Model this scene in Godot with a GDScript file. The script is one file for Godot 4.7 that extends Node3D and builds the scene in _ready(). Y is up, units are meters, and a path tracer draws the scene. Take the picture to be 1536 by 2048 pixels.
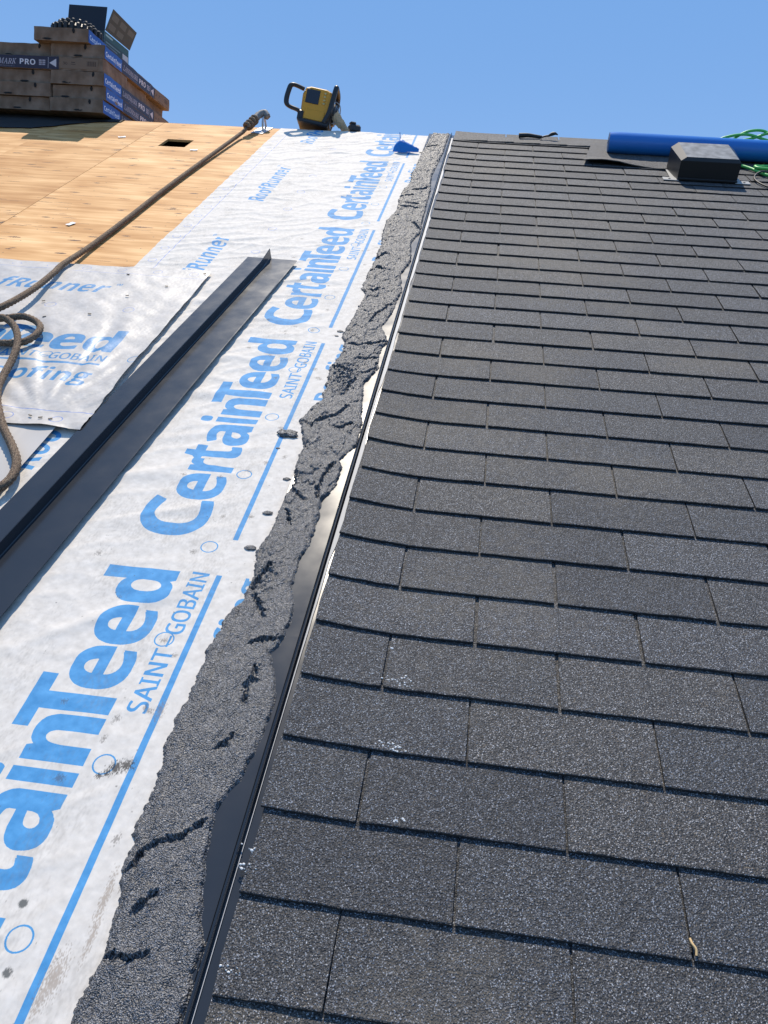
extends Node3D
# A re-roofing job seen from low on the slope. Everything is built in ROOF coordinates
# (x along the eaves, y up the slope, z out of the slope, metres) and turned into the world by TB.

const PITCH := 0.4636476            # 6 in 12
const RIDGE := 4.575                # slope length from the lowest visible course to the ridge
const DECK := -0.010                # top of the plywood
var TB: Basis
var rng := RandomNumberGenerator.new()
var used := {}
var M := {}
var bold: Font
var regular: Font
var serif: Font
var wn := FastNoiseLite.new()
var wn2 := FastNoiseLite.new()
var wn3 := FastNoiseLite.new()
var fine := FastNoiseLite.new()

# ------------------------------------------------------------------ small helpers
func numbered(n: String) -> String:
	if not used.has(n):
		used[n] = 0
		return n
	used[n] += 1
	return "%s_%03d" % [n, used[n]]

func roof_tf(p: Vector3, b := Basis()) -> Transform3D:
	return Transform3D(TB * b, TB * p)

func thing(called: String, label: String, category: String, tf: Transform3D, group := "") -> Node3D:
	var o := Node3D.new()
	o.name = numbered(called)
	add_child(o)
	o.transform = tf
	tag(o, label, category, group)
	return o

func tag(o: Node, label: String, category := "", group := "", kind := "") -> void:
	if label != "": o.set_meta("label", label)
	if category != "": o.set_meta("category", category)
	if group != "": o.set_meta("group", group)
	if kind != "": o.set_meta("kind", kind)

func part(called: String, mesh: Mesh, mat: Material, parent: Node, at := Vector3.ZERO, b := Basis()) -> MeshInstance3D:
	var o := MeshInstance3D.new()
	o.name = called
	o.mesh = mesh
	if mat != null: o.material_override = mat
	o.cast_shadow = GeometryInstance3D.SHADOW_CASTING_SETTING_ON
	o.transform = Transform3D(b, at)
	parent.add_child(o, true)
	return o

# growing mesh: flat quads with their own normals, or indexed grids
class Soup:
	var v := PackedVector3Array()
	var n := PackedVector3Array()
	var uv := PackedVector2Array()
	var uv2 := PackedVector2Array()
	var i := PackedInt32Array()
	func vert(p: Vector3, nn: Vector3, t := Vector2.ZERO, t2 := Vector2.ZERO) -> int:
		v.append(p); n.append(nn); uv.append(t); uv2.append(t2)
		return v.size() - 1
	# a, b, c, d clockwise seen from outside
	func quad(a: Vector3, b: Vector3, c: Vector3, d: Vector3, ta := Vector2.ZERO, tb := Vector2(0, 1), tc := Vector2(1, 1), td := Vector2(1, 0)) -> void:
		var nn := (c - a).cross(b - a)
		if nn.length_squared() < 1e-18: nn = (d - a).cross(c - a)
		nn = nn.normalized()
		var k := vert(a, nn, ta)
		vert(b, nn, tb); vert(c, nn, tc); vert(d, nn, td)
		i.append_array(PackedInt32Array([k, k + 1, k + 2, k, k + 2, k + 3]))
	func tri(a: Vector3, b: Vector3, c: Vector3) -> void:
		var nn := (c - a).cross(b - a).normalized()
		var k := vert(a, nn, Vector2(a.x, a.y))
		vert(b, nn, Vector2(b.x, b.y)); vert(c, nn, Vector2(c.x, c.y))
		i.append_array(PackedInt32Array([k, k + 1, k + 2]))
	# polygon pts (clockwise seen from +dir) extruded by -depth along dir, chamfer-free
	func box(lo: Vector3, hi: Vector3) -> void:
		var a := Vector3(lo.x, lo.y, lo.z); var b := Vector3(hi.x, lo.y, lo.z)
		var c := Vector3(hi.x, hi.y, lo.z); var d := Vector3(lo.x, hi.y, lo.z)
		var e := Vector3(lo.x, lo.y, hi.z); var f := Vector3(hi.x, lo.y, hi.z)
		var g := Vector3(hi.x, hi.y, hi.z); var h := Vector3(lo.x, hi.y, hi.z)
		var s := hi - lo
		quad(e, h, g, f, Vector2(0, 0), Vector2(0, s.y), Vector2(s.x, s.y), Vector2(s.x, 0))
		quad(b, c, d, a, Vector2(0, 0), Vector2(0, s.y), Vector2(s.x, s.y), Vector2(s.x, 0))
		quad(f, g, c, b, Vector2(0, 0), Vector2(0, s.y), Vector2(s.z, s.y), Vector2(s.z, 0))
		quad(a, d, h, e, Vector2(0, 0), Vector2(0, s.y), Vector2(s.z, s.y), Vector2(s.z, 0))
		quad(h, d, c, g, Vector2(0, 0), Vector2(0, s.z), Vector2(s.x, s.z), Vector2(s.x, 0))
		quad(a, e, f, b, Vector2(0, 0), Vector2(0, s.z), Vector2(s.x, s.z), Vector2(s.x, 0))
	# chamfered box
	func bevel_box(c: Vector3, s: Vector3, r: float) -> void:
		var h := s * 0.5
		var P := func(sx: float, sy: float, sz: float, ax: int) -> Vector3:
			var q := Vector3(sx * h.x, sy * h.y, sz * h.z)
			if ax != 0: q.x -= sx * r
			if ax != 1: q.y -= sy * r
			if ax != 2: q.z -= sz * r
			return c + q
		for sgn in [1.0, -1.0]:
			var s1: float = sgn
			_face([P.call(s1, -1, -1, 0), P.call(s1, 1, -1, 0), P.call(s1, 1, 1, 0), P.call(s1, -1, 1, 0)], Vector3(s1, 0, 0))
			_face([P.call(-1, s1, -1, 1), P.call(1, s1, -1, 1), P.call(1, s1, 1, 1), P.call(-1, s1, 1, 1)], Vector3(0, s1, 0))
			_face([P.call(-1, -1, s1, 2), P.call(1, -1, s1, 2), P.call(1, 1, s1, 2), P.call(-1, 1, s1, 2)], Vector3(0, 0, s1))
			for sgn2 in [1.0, -1.0]:
				var s2: float = sgn2
				_face([P.call(s1, s2, -1, 0), P.call(s1, s2, 1, 0), P.call(s1, s2, 1, 1), P.call(s1, s2, -1, 1)], Vector3(s1, s2, 0))
				_face([P.call(s1, -1, s2, 0), P.call(s1, 1, s2, 0), P.call(s1, 1, s2, 2), P.call(s1, -1, s2, 2)], Vector3(s1, 0, s2))
				_face([P.call(-1, s1, s2, 1), P.call(1, s1, s2, 1), P.call(1, s1, s2, 2), P.call(-1, s1, s2, 2)], Vector3(0, s1, s2))
				for sgn3 in [1.0, -1.0]:
					var s3: float = sgn3
					_face([P.call(s1, s2, s3, 0), P.call(s1, s2, s3, 1), P.call(s1, s2, s3, 2)], Vector3(s1, s2, s3))
	func _face(p: Array, out: Vector3) -> void:
		var nn: Vector3 = (p[2] - p[0]).cross(p[1] - p[0])
		if nn.dot(out) < 0: p.reverse()
		nn = out.normalized()
		var k := v.size()
		for q in p:
			var t := Vector2(q.x, q.y)
			if absf(out.x) > absf(out.z) and absf(out.x) > 0.5: t = Vector2(q.z, q.y)
			if absf(out.y) > 0.9: t = Vector2(q.x, q.z)
			vert(q, nn, t)
		for m in range(1, p.size() - 1): i.append_array(PackedInt32Array([k, k + m, k + m + 1]))
	# grid of (nx+1)*(ny+1) points, row by row from low y; smooth normals. up = +z side
	func grid(nx: int, ny: int, pos: Callable, tex: Callable, keep = null) -> void:
		var k := v.size()
		var pts := PackedVector3Array()
		pts.resize((nx + 1) * (ny + 1))
		for b in ny + 1:
			for a in nx + 1: pts[b * (nx + 1) + a] = pos.call(a, b)
		for b in ny + 1:
			for a in nx + 1:
				var l := pts[b * (nx + 1) + maxi(a - 1, 0)]
				var r := pts[b * (nx + 1) + mini(a + 1, nx)]
				var d := pts[maxi(b - 1, 0) * (nx + 1) + a]
				var u := pts[mini(b + 1, ny) * (nx + 1) + a]
				var t: Vector2 = tex.call(a, b)
				vert(pts[b * (nx + 1) + a], (r - l).cross(u - d).normalized(), t, t)
		for b in ny:
			for a in nx:
				if keep != null and not keep.call(a, b): continue
				var q := k + b * (nx + 1) + a
				i.append_array(PackedInt32Array([q, q + nx + 1, q + nx + 2, q, q + nx + 2, q + 1]))
	func mesh() -> ArrayMesh:
		var arr := []
		arr.resize(Mesh.ARRAY_MAX)
		arr[Mesh.ARRAY_VERTEX] = v
		arr[Mesh.ARRAY_NORMAL] = n
		arr[Mesh.ARRAY_TEX_UV] = uv
		arr[Mesh.ARRAY_TEX_UV2] = uv2
		arr[Mesh.ARRAY_INDEX] = i
		var m := ArrayMesh.new()
		m.add_surface_from_arrays(Mesh.PRIMITIVE_TRIANGLES, arr)
		return m

# tube along points; lobes > 0 gives a laid rope; caps closed
func sweep(s: Soup, pts: PackedVector3Array, radius: float, sides: int, lobes := 0, lay := 0.0, depth := 0.0, radii := PackedFloat32Array()) -> void:
	var up := Vector3(0.13, 0.21, 0.97)
	var k := s.v.size()
	var length := 0.0
	for a in pts.size():
		var t := (pts[mini(a + 1, pts.size() - 1)] - pts[maxi(a - 1, 0)]).normalized()
		up = (up - t * up.dot(t)).normalized()
		var side := t.cross(up)
		if a > 0: length += pts[a].distance_to(pts[a - 1])
		var rr := radius if radii.is_empty() else radii[a]
		for b in sides + 1:
			var ph := TAU * b / sides
			var q := rr
			if lobes > 0: q *= 1.0 + depth * (absf(cos((lobes * ph + lay * length) * 0.5)) - 0.6)
			var d := side * cos(ph) + up * sin(ph)
			s.vert(pts[a] + d * q, d, Vector2(float(b) / sides * 0.08, length))
	for a in pts.size() - 1:
		for b in sides:
			var q := k + a * (sides + 1) + b
			s.i.append_array(PackedInt32Array([q, q + sides + 2, q + sides + 1, q, q + 1, q + sides + 2]))
	for e in [0, pts.size() - 1]:
		var c := s.vert(pts[e], (pts[e] - pts[1 if e == 0 else e - 1]).normalized())
		for b in sides:
			var q: int = k + e * (sides + 1) + b
			s.i.append_array(PackedInt32Array([c, q + 1, q] if e == 0 else [c, q, q + 1]))

func smooth_path(p: Array, step: float) -> PackedVector3Array:
	var c := Curve3D.new()
	c.bake_interval = step
	for a in p.size():
		var t: Vector3 = (p[mini(a + 1, p.size() - 1)] - p[maxi(a - 1, 0)]) / 6.0
		c.add_point(p[a], -t, t)
	return c.get_baked_points()

func std(col: Color, rough: float, metal := 0.0, spec := 0.5) -> StandardMaterial3D:
	var m := StandardMaterial3D.new()
	m.albedo_color = col.linear_to_srgb()
	m.roughness = rough
	m.metallic = metal
	m.metallic_specular = spec
	return m

func L(r: float, g: float, b: float) -> Color:
	return Color(r, g, b)

# ------------------------------------------------------------------ lettering drawn into an image
func fill_tri(img: Image, a: Vector2, b: Vector2, c: Vector2, col: Color) -> void:
	var y0 := maxi(int(ceil(minf(a.y, minf(b.y, c.y)) - 0.5)), 0)
	var y1 := mini(int(floor(maxf(a.y, maxf(b.y, c.y)) - 0.5)), img.get_height() - 1)
	var e := [[a, b], [b, c], [c, a]]
	for y in range(y0, y1 + 1):
		var yy := y + 0.5
		var lo := 1e9
		var hi := -1e9
		for s in e:
			var p: Vector2 = s[0]
			var q: Vector2 = s[1]
			if (p.y <= yy and q.y > yy) or (q.y <= yy and p.y > yy):
				var x := p.x + (yy - p.y) / (q.y - p.y) * (q.x - p.x)
				lo = minf(lo, x)
				hi = maxf(hi, x)
		if hi > lo:
			var x0 := int(floor(lo + 0.5))
			var x1 := int(floor(hi + 0.5))
			if x1 > x0: img.fill_rect(Rect2i(x0, y, x1 - x0, 1), col)

# text stretched into rect (pixels); slant leans it forward; turned puts the reading direction along +y of the image
func letter(img: Image, text: String, f: Font, rect: Rect2, col: Color, slant := 0.0) -> void:
	var tm := TextMesh.new()
	tm.text = text
	tm.font = f
	tm.font_size = 96
	tm.pixel_size = 0.01
	tm.depth = 0.0
	tm.curve_step = 1.5
	var arr := tm.surface_get_arrays(0)
	var v: PackedVector3Array = arr[Mesh.ARRAY_VERTEX]
	var idx: PackedInt32Array = arr[Mesh.ARRAY_INDEX] if arr[Mesh.ARRAY_INDEX] != null else PackedInt32Array()
	if idx.is_empty():
		for k in v.size(): idx.append(k)
	var lo := Vector2(1e9, 1e9)
	var hi := -lo
	for p in v:
		lo = lo.min(Vector2(p.x, p.y))
		hi = hi.max(Vector2(p.x, p.y))
	var q := PackedVector2Array()
	for p in v:
		var t := (Vector2(p.x, p.y) - lo) / (hi - lo)
		q.append(Vector2(rect.position.x + t.x * rect.size.x + slant * (t.y - 0.5) * rect.size.y, rect.position.y + (1.0 - t.y) * rect.size.y))
	for k in range(0, idx.size(), 3): fill_tri(img, q[idx[k]], q[idx[k + 1]], q[idx[k + 2]], col)

func ring(img: Image, c: Vector2, r: float, w: float, col: Color) -> void:
	var n := 40
	for k in n:
		var a := Vector2.from_angle(TAU * k / n)
		var b := Vector2.from_angle(TAU * (k + 1) / n)
		fill_tri(img, c + a * (r - w), c + a * r, c + b * r, col)
		fill_tri(img, c + a * (r - w), c + b * r, c + b * (r - w), col)

# the printed face of the underlayment: s runs along the roll, h down from its upper edge, period x width metres
func print_image(px: int, period: float, width: float, o: Dictionary) -> Image:
	var img := Image.create(px, px, false, Image.FORMAT_RGB8)
	var white := Color(0.84, 0.81, 0.765)
	var blue := Color(0.30, 0.575, 0.77)
	var pale := Color(0.46, 0.56, 0.80)
	img.fill(white)
	var sx := px / period
	var sy := px / width
	var put := func(t: String, f: Font, s0: float, s1: float, h0: float, h1: float, slant := 0.0, fat := 0.0) -> void:
		for off in ([Vector2.ZERO] if fat == 0.0 else [Vector2(-1, -0.4), Vector2(1, -0.4), Vector2(-1, 0.4), Vector2(1, 0.4), Vector2.ZERO]):
			var r := Rect2((s0 + fat) * sx, (h0 + fat * 0.4) * sy, (s1 - s0 - 2 * fat) * sx, (h1 - h0 - fat * 0.8) * sy)
			r.position += off * fat * Vector2(sx, sy)
			letter(img, t, f, r, blue, slant)
	var h0: float = o.big0
	var h1: float = o.big1
	var c := h1 - h0
	var xh := h0 + c * 0.275
	for g in [["C", 0.0, 0.136, h0 - 0.01 * c, h1 + 0.01 * c], ["e", 0.132, 0.232, xh, h1], ["r", 0.242, 0.292, xh, h1], ["t", 0.290, 0.352, h0 + 0.08 * c, h1], ["a", 0.358, 0.453, xh, h1],
			["i", 0.464, 0.491, h0, h1], ["n", 0.503, 0.593, xh, h1], ["T", 0.562, 0.674, h0, h1], ["e", 0.650, 0.748, xh, h1], ["e", 0.753, 0.852, xh, h1], ["d", 0.860, 0.960, h0, h1]]:
		put.call(g[0], bold, g[1], g[2], g[3], g[4], 0.0, 0.0022)
	put.call("SAINT", regular, 0.613, 0.755, o.sg0, o.sg1, 0.0, 0.0009)
	put.call("GOBAIN", regular, 0.792, 0.963, o.sg0, o.sg1, 0.0, 0.0009)
	put.call("-", regular, 0.760, 0.788, (o.sg0 + o.sg1) * 0.5 - 0.002, (o.sg0 + o.sg1) * 0.5 + 0.002)
	img.fill_rect(Rect2i(int(0.008 * sx), int(o.ul * sy), int(0.954 * sx), int(0.0115 * sy)), blue)
	put.call("Roofing", bold, 0.616, 0.962, o.roofing0, o.roofing1)
	put.call("RoofRunner", bold, 0.19, 0.755, o.rr0, o.rr1, 0.22)
	put.call("TM", bold, 0.768, 0.79, o.rr0, o.rr0 + 0.014)
	for k in 4:
		ring(img, Vector2(fposmod(-0.022 + k * period / 4, period) * sx, o.ring1 * sy), 0.0185 * sx, 0.0026 * sx, blue)
		ring(img, Vector2(fposmod(0.093 + k * period / 4, period) * sx, o.ring2 * sy), 0.0185 * sx, 0.0018 * sx, pale)
	for k in 8:
		ring(img, Vector2((k + 0.5) * period / 8 * sx, o.edge * sy), 0.0165 * sx, 0.0016 * sx, pale)
		ring(img, Vector2((k + 0.3) * period / 8 * sx, (width - 0.037) * sy), 0.0165 * sx, 0.0022 * sx, pale)
	img.fill_rect(Rect2i(0, int(o.line * sy), px, maxi(1, int(0.0022 * sy))), pale)
	img.fill_rect(Rect2i(0, int((width - 0.078) * sy), px, maxi(1, int(0.003 * sy))), pale)
	# the ink and the film are mottled by the weave
	var nz := FastNoiseLite.new()
	nz.seed = 5
	nz.frequency = 0.02
	nz.fractal_octaves = 4
	var a := nz.get_image(px, px)
	a.convert(Image.FORMAT_RGB8)
	var d := img.get_data()
	var e := a.get_data()
	for k in range(0, d.size(), 3):
		var m := (e[k] - 128) / 10
		d[k] = clampi(d[k] + m, 0, 255)
		d[k + 1] = clampi(d[k + 1] + m, 0, 255)
		d[k + 2] = clampi(d[k + 2] + m, 0, 255)
	return Image.create_from_data(px, px, false, Image.FORMAT_RGB8, d)

func tex(img: Image) -> ImageTexture:
	return ImageTexture.create_from_image(img)

func noise_normal(px: int, freq: float, sd: int, strength: float, oct := 3, stretch := 1) -> ImageTexture:
	var nz := FastNoiseLite.new()
	nz.seed = sd
	nz.frequency = freq
	nz.fractal_octaves = oct
	var im := nz.get_seamless_image(px / stretch, px)
	im.convert(Image.FORMAT_L8)
	if stretch > 1: im.resize(px, px, Image.INTERPOLATE_CUBIC)
	im.bump_map_to_normal_map(strength)
	return tex(im)

# soft round dab of colour laid over an RGBA image
func dab(img: Image, c: Vector2, r: Vector2, col: Color, edge: FastNoiseLite, ragged := 0.6) -> void:
	for y in range(maxi(int(c.y - r.y * 1.5), 0), mini(int(c.y + r.y * 1.5), img.get_height() - 1) + 1):
		for x in range(maxi(int(c.x - r.x * 1.5), 0), mini(int(c.x + r.x * 1.5), img.get_width() - 1) + 1):
			var d := Vector2((x - c.x) / r.x, (y - c.y) / r.y).length() + edge.get_noise_2d(x * 3.0, y * 3.0) * ragged
			var al := clampf((1.0 - d) * 4.0, 0, 1) * col.a
			if al > 0.01:
				var p := img.get_pixel(x, y)
				if al >= p.a: img.set_pixel(x, y, Color(col.r, col.g, col.b, al))

# ------------------------------------------------------------------ surfaces that others lie on
func strip_z(x: float, y: float) -> float:
	var calm := smoothstep(-0.34, -0.42, x) * 0.75 + 0.25
	var fold := wn.get_noise_2d(x * 2.6 + y * 2.0, y * 7.5 - x * 3.2)
	fold = 1.0 - absf(fold) * 2.2
	fold = maxf(fold, 0.0)
	var broad := wn2.get_noise_2d(x * 2.0, y * 2.4)
	var up := smoothstep(0.4, 2.6, y)
	return -0.0065 + calm * (fold * fold * lerpf(0.0016, 0.0036, up) + broad * 0.0016 + wn3.get_noise_2d(x * 9.0, y * 9.0) * 0.0004)

func lift(x: float, y: float) -> float:          # the courses ride up on to the valley metal
	var a := 0.002 + 0.017 * smoothstep(-0.1, 0.75, y) * smoothstep(2.1, 1.1, y) + 0.003 * smoothstep(1.5, 2.5, y)
	var t := clampf((0.06 - x) / 0.21, 0, 1)
	return a * t * t

func _ready() -> void:
	TB = Basis(Vector3(1, 0, 0), Vector3(0, sin(PITCH), -cos(PITCH)), Vector3(0, cos(PITCH), sin(PITCH)))
	rng.seed = 20
	# ---- camera (solved from the shingle courses)
	var cam := Camera3D.new()
	cam.name = "camera"
	var right := Vector3(0.99053632, 0.13596807, 0.01872126)
	var down := Vector3(0.0980177, -0.60529965, -0.78993979)
	var ahead := Vector3(-0.09607462, 0.78429906, -0.61289856)
	cam.transform = roof_tf(Vector3(0.10587656, -0.37427438, 1.0735732), Basis(right, -down, -ahead).orthonormalized())
	cam.keep_aspect = Camera3D.KEEP_HEIGHT
	cam.fov = 65.9
	cam.near = 0.05
	cam.far = 600.0
	add_child(cam)
	# ---- sky, sun, exposure
	var env := Environment.new()
	var sky := Sky.new()
	var sm := ProceduralSkyMaterial.new()
	sm.sky_top_color = Color(0.418, 0.594, 0.817)
	sm.sky_horizon_color = Color(0.767, 0.88, 1.0)
	sm.sky_curve = 0.08
	sm.sun_angle_max = 6.0
	sm.ground_horizon_color = Color(0.42, 0.44, 0.42)
	sm.ground_bottom_color = Color(0.25, 0.26, 0.24)
	sm.energy_multiplier = 1.0
	sky.sky_material = sm
	env.background_mode = Environment.BG_SKY
	env.sky = sky
	env.ambient_light_source = Environment.AMBIENT_SOURCE_SKY
	env.tonemap_mode = Environment.TONE_MAPPER_LINEAR
	env.tonemap_exposure = 1.25
	env.sdfgi_enabled = true
	env.ssao_enabled = true
	env.ssil_enabled = true
	var we := WorldEnvironment.new()
	we.name = "environment"
	we.environment = env
	add_child(we)
	var sun := DirectionalLight3D.new()
	sun.name = "sun"
	sun.light_color = Color(1.0, 0.955, 0.885)
	sun.light_energy = 1.25
	sun.light_angular_distance = 0.53
	sun.shadow_enabled = true
	add_child(sun)
	var to_sun := (TB * Vector3(-0.26, 1.36, 1.0)).normalized()
	sun.transform = Transform3D(Basis.looking_at(-to_sun, Vector3(0, 0, -1)), to_sun * 20)

	var ft := SystemFont.new(); ft.font_names = PackedStringArray(["Droid Sans"]); ft.font_weight = 700; bold = ft
	var fr := SystemFont.new(); fr.font_names = PackedStringArray(["Droid Sans"]); regular = fr
	var fs := SystemFont.new(); fs.font_names = PackedStringArray(["Droid Serif"]); serif = fs
	wn.seed = 3; wn.frequency = 1.0; wn.fractal_octaves = 2
	wn2.seed = 8; wn2.frequency = 1.0; wn2.fractal_octaves = 2
	wn3.seed = 13; wn3.frequency = 1.0; wn3.fractal_octaves = 3
	fine.seed = 21; fine.frequency = 1.0; fine.fractal_octaves = 3
	make_materials()
	build_ground_and_deck()
	build_underlayment()
	build_shingles()
	build_flashings()
	build_cement()
	build_rope()
	build_stack()
	build_radio()
	build_vent_and_roll()
	build_small_things()

# ------------------------------------------------------------------ materials
func granule_images(sd: int, lo := 0.175, span := 0.20, shine := 0.59) -> Array:
	var r := RandomNumberGenerator.new()
	r.seed = sd
	var col := Image.create(1024, 1024, false, Image.FORMAT_RGB8)
	var hgt := Image.create(1024, 1024, false, Image.FORMAT_L8)
	col.fill(Color(0.13, 0.135, 0.145))
	hgt.fill(Color(0.1, 0.1, 0.1))
	for k in 230000:
		var t := r.randf()
		var v := lo + span * r.randf()
		var c := Color(v, v * 1.01, v * 1.05)
		if t > 0.865: c = Color(shine, shine * 1.02, shine * 1.06) * (0.85 + 0.35 * r.randf())
		elif t > 0.82: c = Color(0.42, 0.38, 0.32)
		elif t < 0.26: c = Color(0.12, 0.125, 0.14)
		var p := Vector2i(r.randi_range(0, 1021), r.randi_range(0, 1021))
		var s := Vector2i(2 + r.randi() % 2, 2 + r.randi() % 2)
		col.fill_rect(Rect2i(p, s), c)
		var h := 0.35 + 0.65 * r.randf()
		hgt.fill_rect(Rect2i(p, s), Color(h, h, h))
	hgt.resize(512, 512, Image.INTERPOLATE_BILINEAR)
	hgt.resize(1024, 1024, Image.INTERPOLATE_CUBIC)
	hgt.bump_map_to_normal_map(4.0)
	return [tex(col), tex(hgt)]

func make_materials() -> void:
	var gi := granule_images(4)
	# weathering of the shingle field: brownish drifts with a mottled edge, over roof coordinates
	var nz := FastNoiseLite.new()
	nz.seed = 71; nz.frequency = 0.012; nz.fractal_octaves = 5
	var a := nz.get_image(512, 512)
	var nb := FastNoiseLite.new()
	nb.seed = 72; nb.frequency = 0.35; nb.fractal_octaves = 2
	var b := nb.get_image(512, 512)
	var st := Image.create(512, 512, false, Image.FORMAT_RGBA8)
	for y in 512:
		for x in 512:
			var v := a.get_pixel(x, y).r + (b.get_pixel(x, y).r - 0.5) * 0.5
			st.set_pixel(x, y, Color(0.42, 0.39, 0.34, clampf((v - 0.52) * 1.1, 0, 0.28)))
	var weather := tex(st)
	var tints := [L(0.93, 0.94, 0.95), L(1.03, 1.03, 1.03), L(0.97, 0.965, 0.955), L(1.04, 1.02, 0.99), L(0.86, 0.87, 0.885)]
	M.shingle = []
	for t in tints:
		var m := std(Color.WHITE, 0.72)
		m.albedo_color = t
		m.albedo_texture = gi[0]
		m.normal_enabled = true
		m.normal_texture = gi[1]
		m.normal_scale = 0.8
		m.uv1_scale = Vector3(1.8, 1.8, 1.8)
		m.detail_enabled = true
		m.detail_albedo = weather
		m.detail_uv_layer = BaseMaterial3D.DETAIL_UV_2
		m.uv2_scale = Vector3(0.21, 0.21, 0.21)
		M.shingle.append(m)
	M.butt = std(L(0.022, 0.022, 0.024), 0.9)
	# underlayment
	M.print_strip = tex(print_image(2048, 1.066, 1.067, {big0 = 0.577, big1 = 0.727, sg0 = 0.750, sg1 = 0.786, ul = 0.800, roofing0 = 0.842, roofing1 = 0.925, rr0 = 0.180, rr1 = 0.262, ring1 = 0.758, ring2 = 0.394, edge = 0.043, line = 0.074}))
	M.print_sheet = tex(print_image(1280, 1.066, 1.082, {big0 = 0.529, big1 = 0.674, sg0 = 0.695, sg1 = 0.733, ul = 0.746, roofing0 = 0.777, roofing1 = 0.878, rr0 = 0.165, rr1 = 0.252, ring1 = 0.706, ring2 = 0.371, edge = 0.037, line = 0.073}))
	var weave := noise_normal(512, 0.12, 31, 2.2, 2)
	var sheen := []
	for k in 2:
		var m := std(Color.WHITE, 0.70 if k == 0 else 0.44, 0.0, 0.35 if k == 0 else 0.42)
		m.albedo_texture = M.print_strip if k == 0 else M.print_sheet
		m.albedo_color = Color(1, 1, 1) if k == 0 else Color(0.90, 0.90, 0.905)
		m.normal_enabled = true
		m.normal_texture = weave
		m.normal_scale = 0.08
		sheen.append(m)
	M.strip = sheen[0]
	M.sheet = sheen[1]
	M.strip.detail_enabled = true
	M.strip.detail_albedo = tex(strip_stains())
	M.strip.detail_uv_layer = BaseMaterial3D.DETAIL_UV_2
	M.sheet_under = std(L(0.62, 0.63, 0.65), 0.6)
	# plywood
	M.ply = []
	for k in 2:
		var m := std(Color.WHITE, 0.75)
		m.albedo_texture = tex(ply_image(40 + k))
		m.albedo_color = [Color(1, 1, 1), Color(0.96, 0.95, 0.93)][k]
		M.ply.append(m)
	M.ply_edge = std(L(0.35, 0.22, 0.11), 0.85)
	M.dark = std(L(0.012, 0.012, 0.013), 0.9)
	# painted valley metal
	var sc := Image.create(512, 512, false, Image.FORMAT_RGB8)
	sc.fill(Color(0.30, 0.30, 0.30))
	var nr := FastNoiseLite.new()
	nr.seed = 12; nr.frequency = 0.01; nr.fractal_octaves = 5
	var smear := nr.get_image(512, 512)
	for y in 512:
		for x in 512:
			var v := 0.215 + (smear.get_pixel(x, y).r - 0.5) * 0.06
			sc.set_pixel(x, y, Color(v, v, v))
	M.metal = std(L(0.024, 0.027, 0.033), 1.0, 0.0, 0.5)
	M.metal.roughness_texture = tex(sc)
	M.metal.roughness_texture_channel = BaseMaterial3D.TEXTURE_CHANNEL_RED
	M.metal.uv1_triplanar = true
	M.metal.uv1_scale = Vector3(2, 2, 2)
	M.bare = std(L(0.42, 0.43, 0.44), 0.6, 0.0)
	# roof cement
	var ci2 := granule_images(9, 0.25, 0.19, 0.52)
	M.cement = std(Color.WHITE, 0.52, 0.0, 0.65)
	M.cement.albedo_texture = ci2[0]
	M.cement.normal_enabled = true
	M.cement.normal_texture = ci2[1]
	M.cement.normal_scale = 1.2
	M.cement.uv1_scale = Vector3(2.3, 2.3, 2.3)
	# rope
	var ro := Image.create(256, 256, false, Image.FORMAT_RGB8)
	var r := RandomNumberGenerator.new()
	r.seed = 6
	ro.fill(Color(0.42, 0.35, 0.29))
	for k in 9000:
		var t := r.randf()
		var c := Color(0.55, 0.46, 0.37) if t > 0.6 else (Color(0.22, 0.18, 0.15) if t < 0.35 else Color(0.47, 0.38, 0.30))
		if t > 0.95: c = Color(0.70, 0.63, 0.52)
		ro.fill_rect(Rect2i(r.randi_range(0, 254), r.randi_range(0, 254), 2 + r.randi() % 3, 2 + r.randi() % 5), c)
	M.rope = std(Color.WHITE, 0.9)
	M.rope.albedo_texture = tex(ro)
	M.rope.uv1_scale = Vector3(12.5, 6, 1)
	# cardboard and labels
	var cb := FastNoiseLite.new()
	cb.seed = 15; cb.frequency = 0.02; cb.fractal_octaves = 5
	var ci := cb.get_seamless_image(256, 256)
	var card := Image.create(256, 256, false, Image.FORMAT_RGB8)
	for y in 256:
		for x in 256:
			var v := (ci.get_pixel(x, y).r - 0.5) * 0.16
			card.set_pixel(x, y, Color(0.475 + v, 0.40 + v, 0.335 + v))
	M.card = std(Color.WHITE, 0.85)
	M.card.albedo_texture = tex(card)
	M.card.uv1_triplanar = true
	M.card.uv1_scale = Vector3(2.2, 2.2, 2.2)
	var bl := Image.create(320, 128, false, Image.FORMAT_RGB8)
	bl.fill(Color(0.10, 0.33, 0.66))
	letter(bl, "CertainTeed", bold, Rect2(22, 38, 276, 56), Color(0.86, 0.9, 0.95))
	M.blue_label = std(Color.WHITE, 0.5)
	M.blue_label.albedo_texture = tex(bl)
	var pu := Image.create(768, 128, false, Image.FORMAT_RGB8)
	pu.fill(Color(0.155, 0.12, 0.20))
	letter(pu, "LANDMARK", serif, Rect2(24, 34, 330, 56), Color(0.72, 0.70, 0.74), 0.2)
	letter(pu, "PRO", bold, Rect2(390, 34, 150, 58), Color(0.84, 0.83, 0.85))
	for k in 6: pu.fill_rect(Rect2i(575 + (k % 2) * 34, 36 + (k / 2) * 20, 28, 15), Color(0.62, 0.6, 0.64))
	letter(pu, "SHINGLES", regular, Rect2(160, 104, 180, 12), Color(0.5, 0.48, 0.52))
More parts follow.
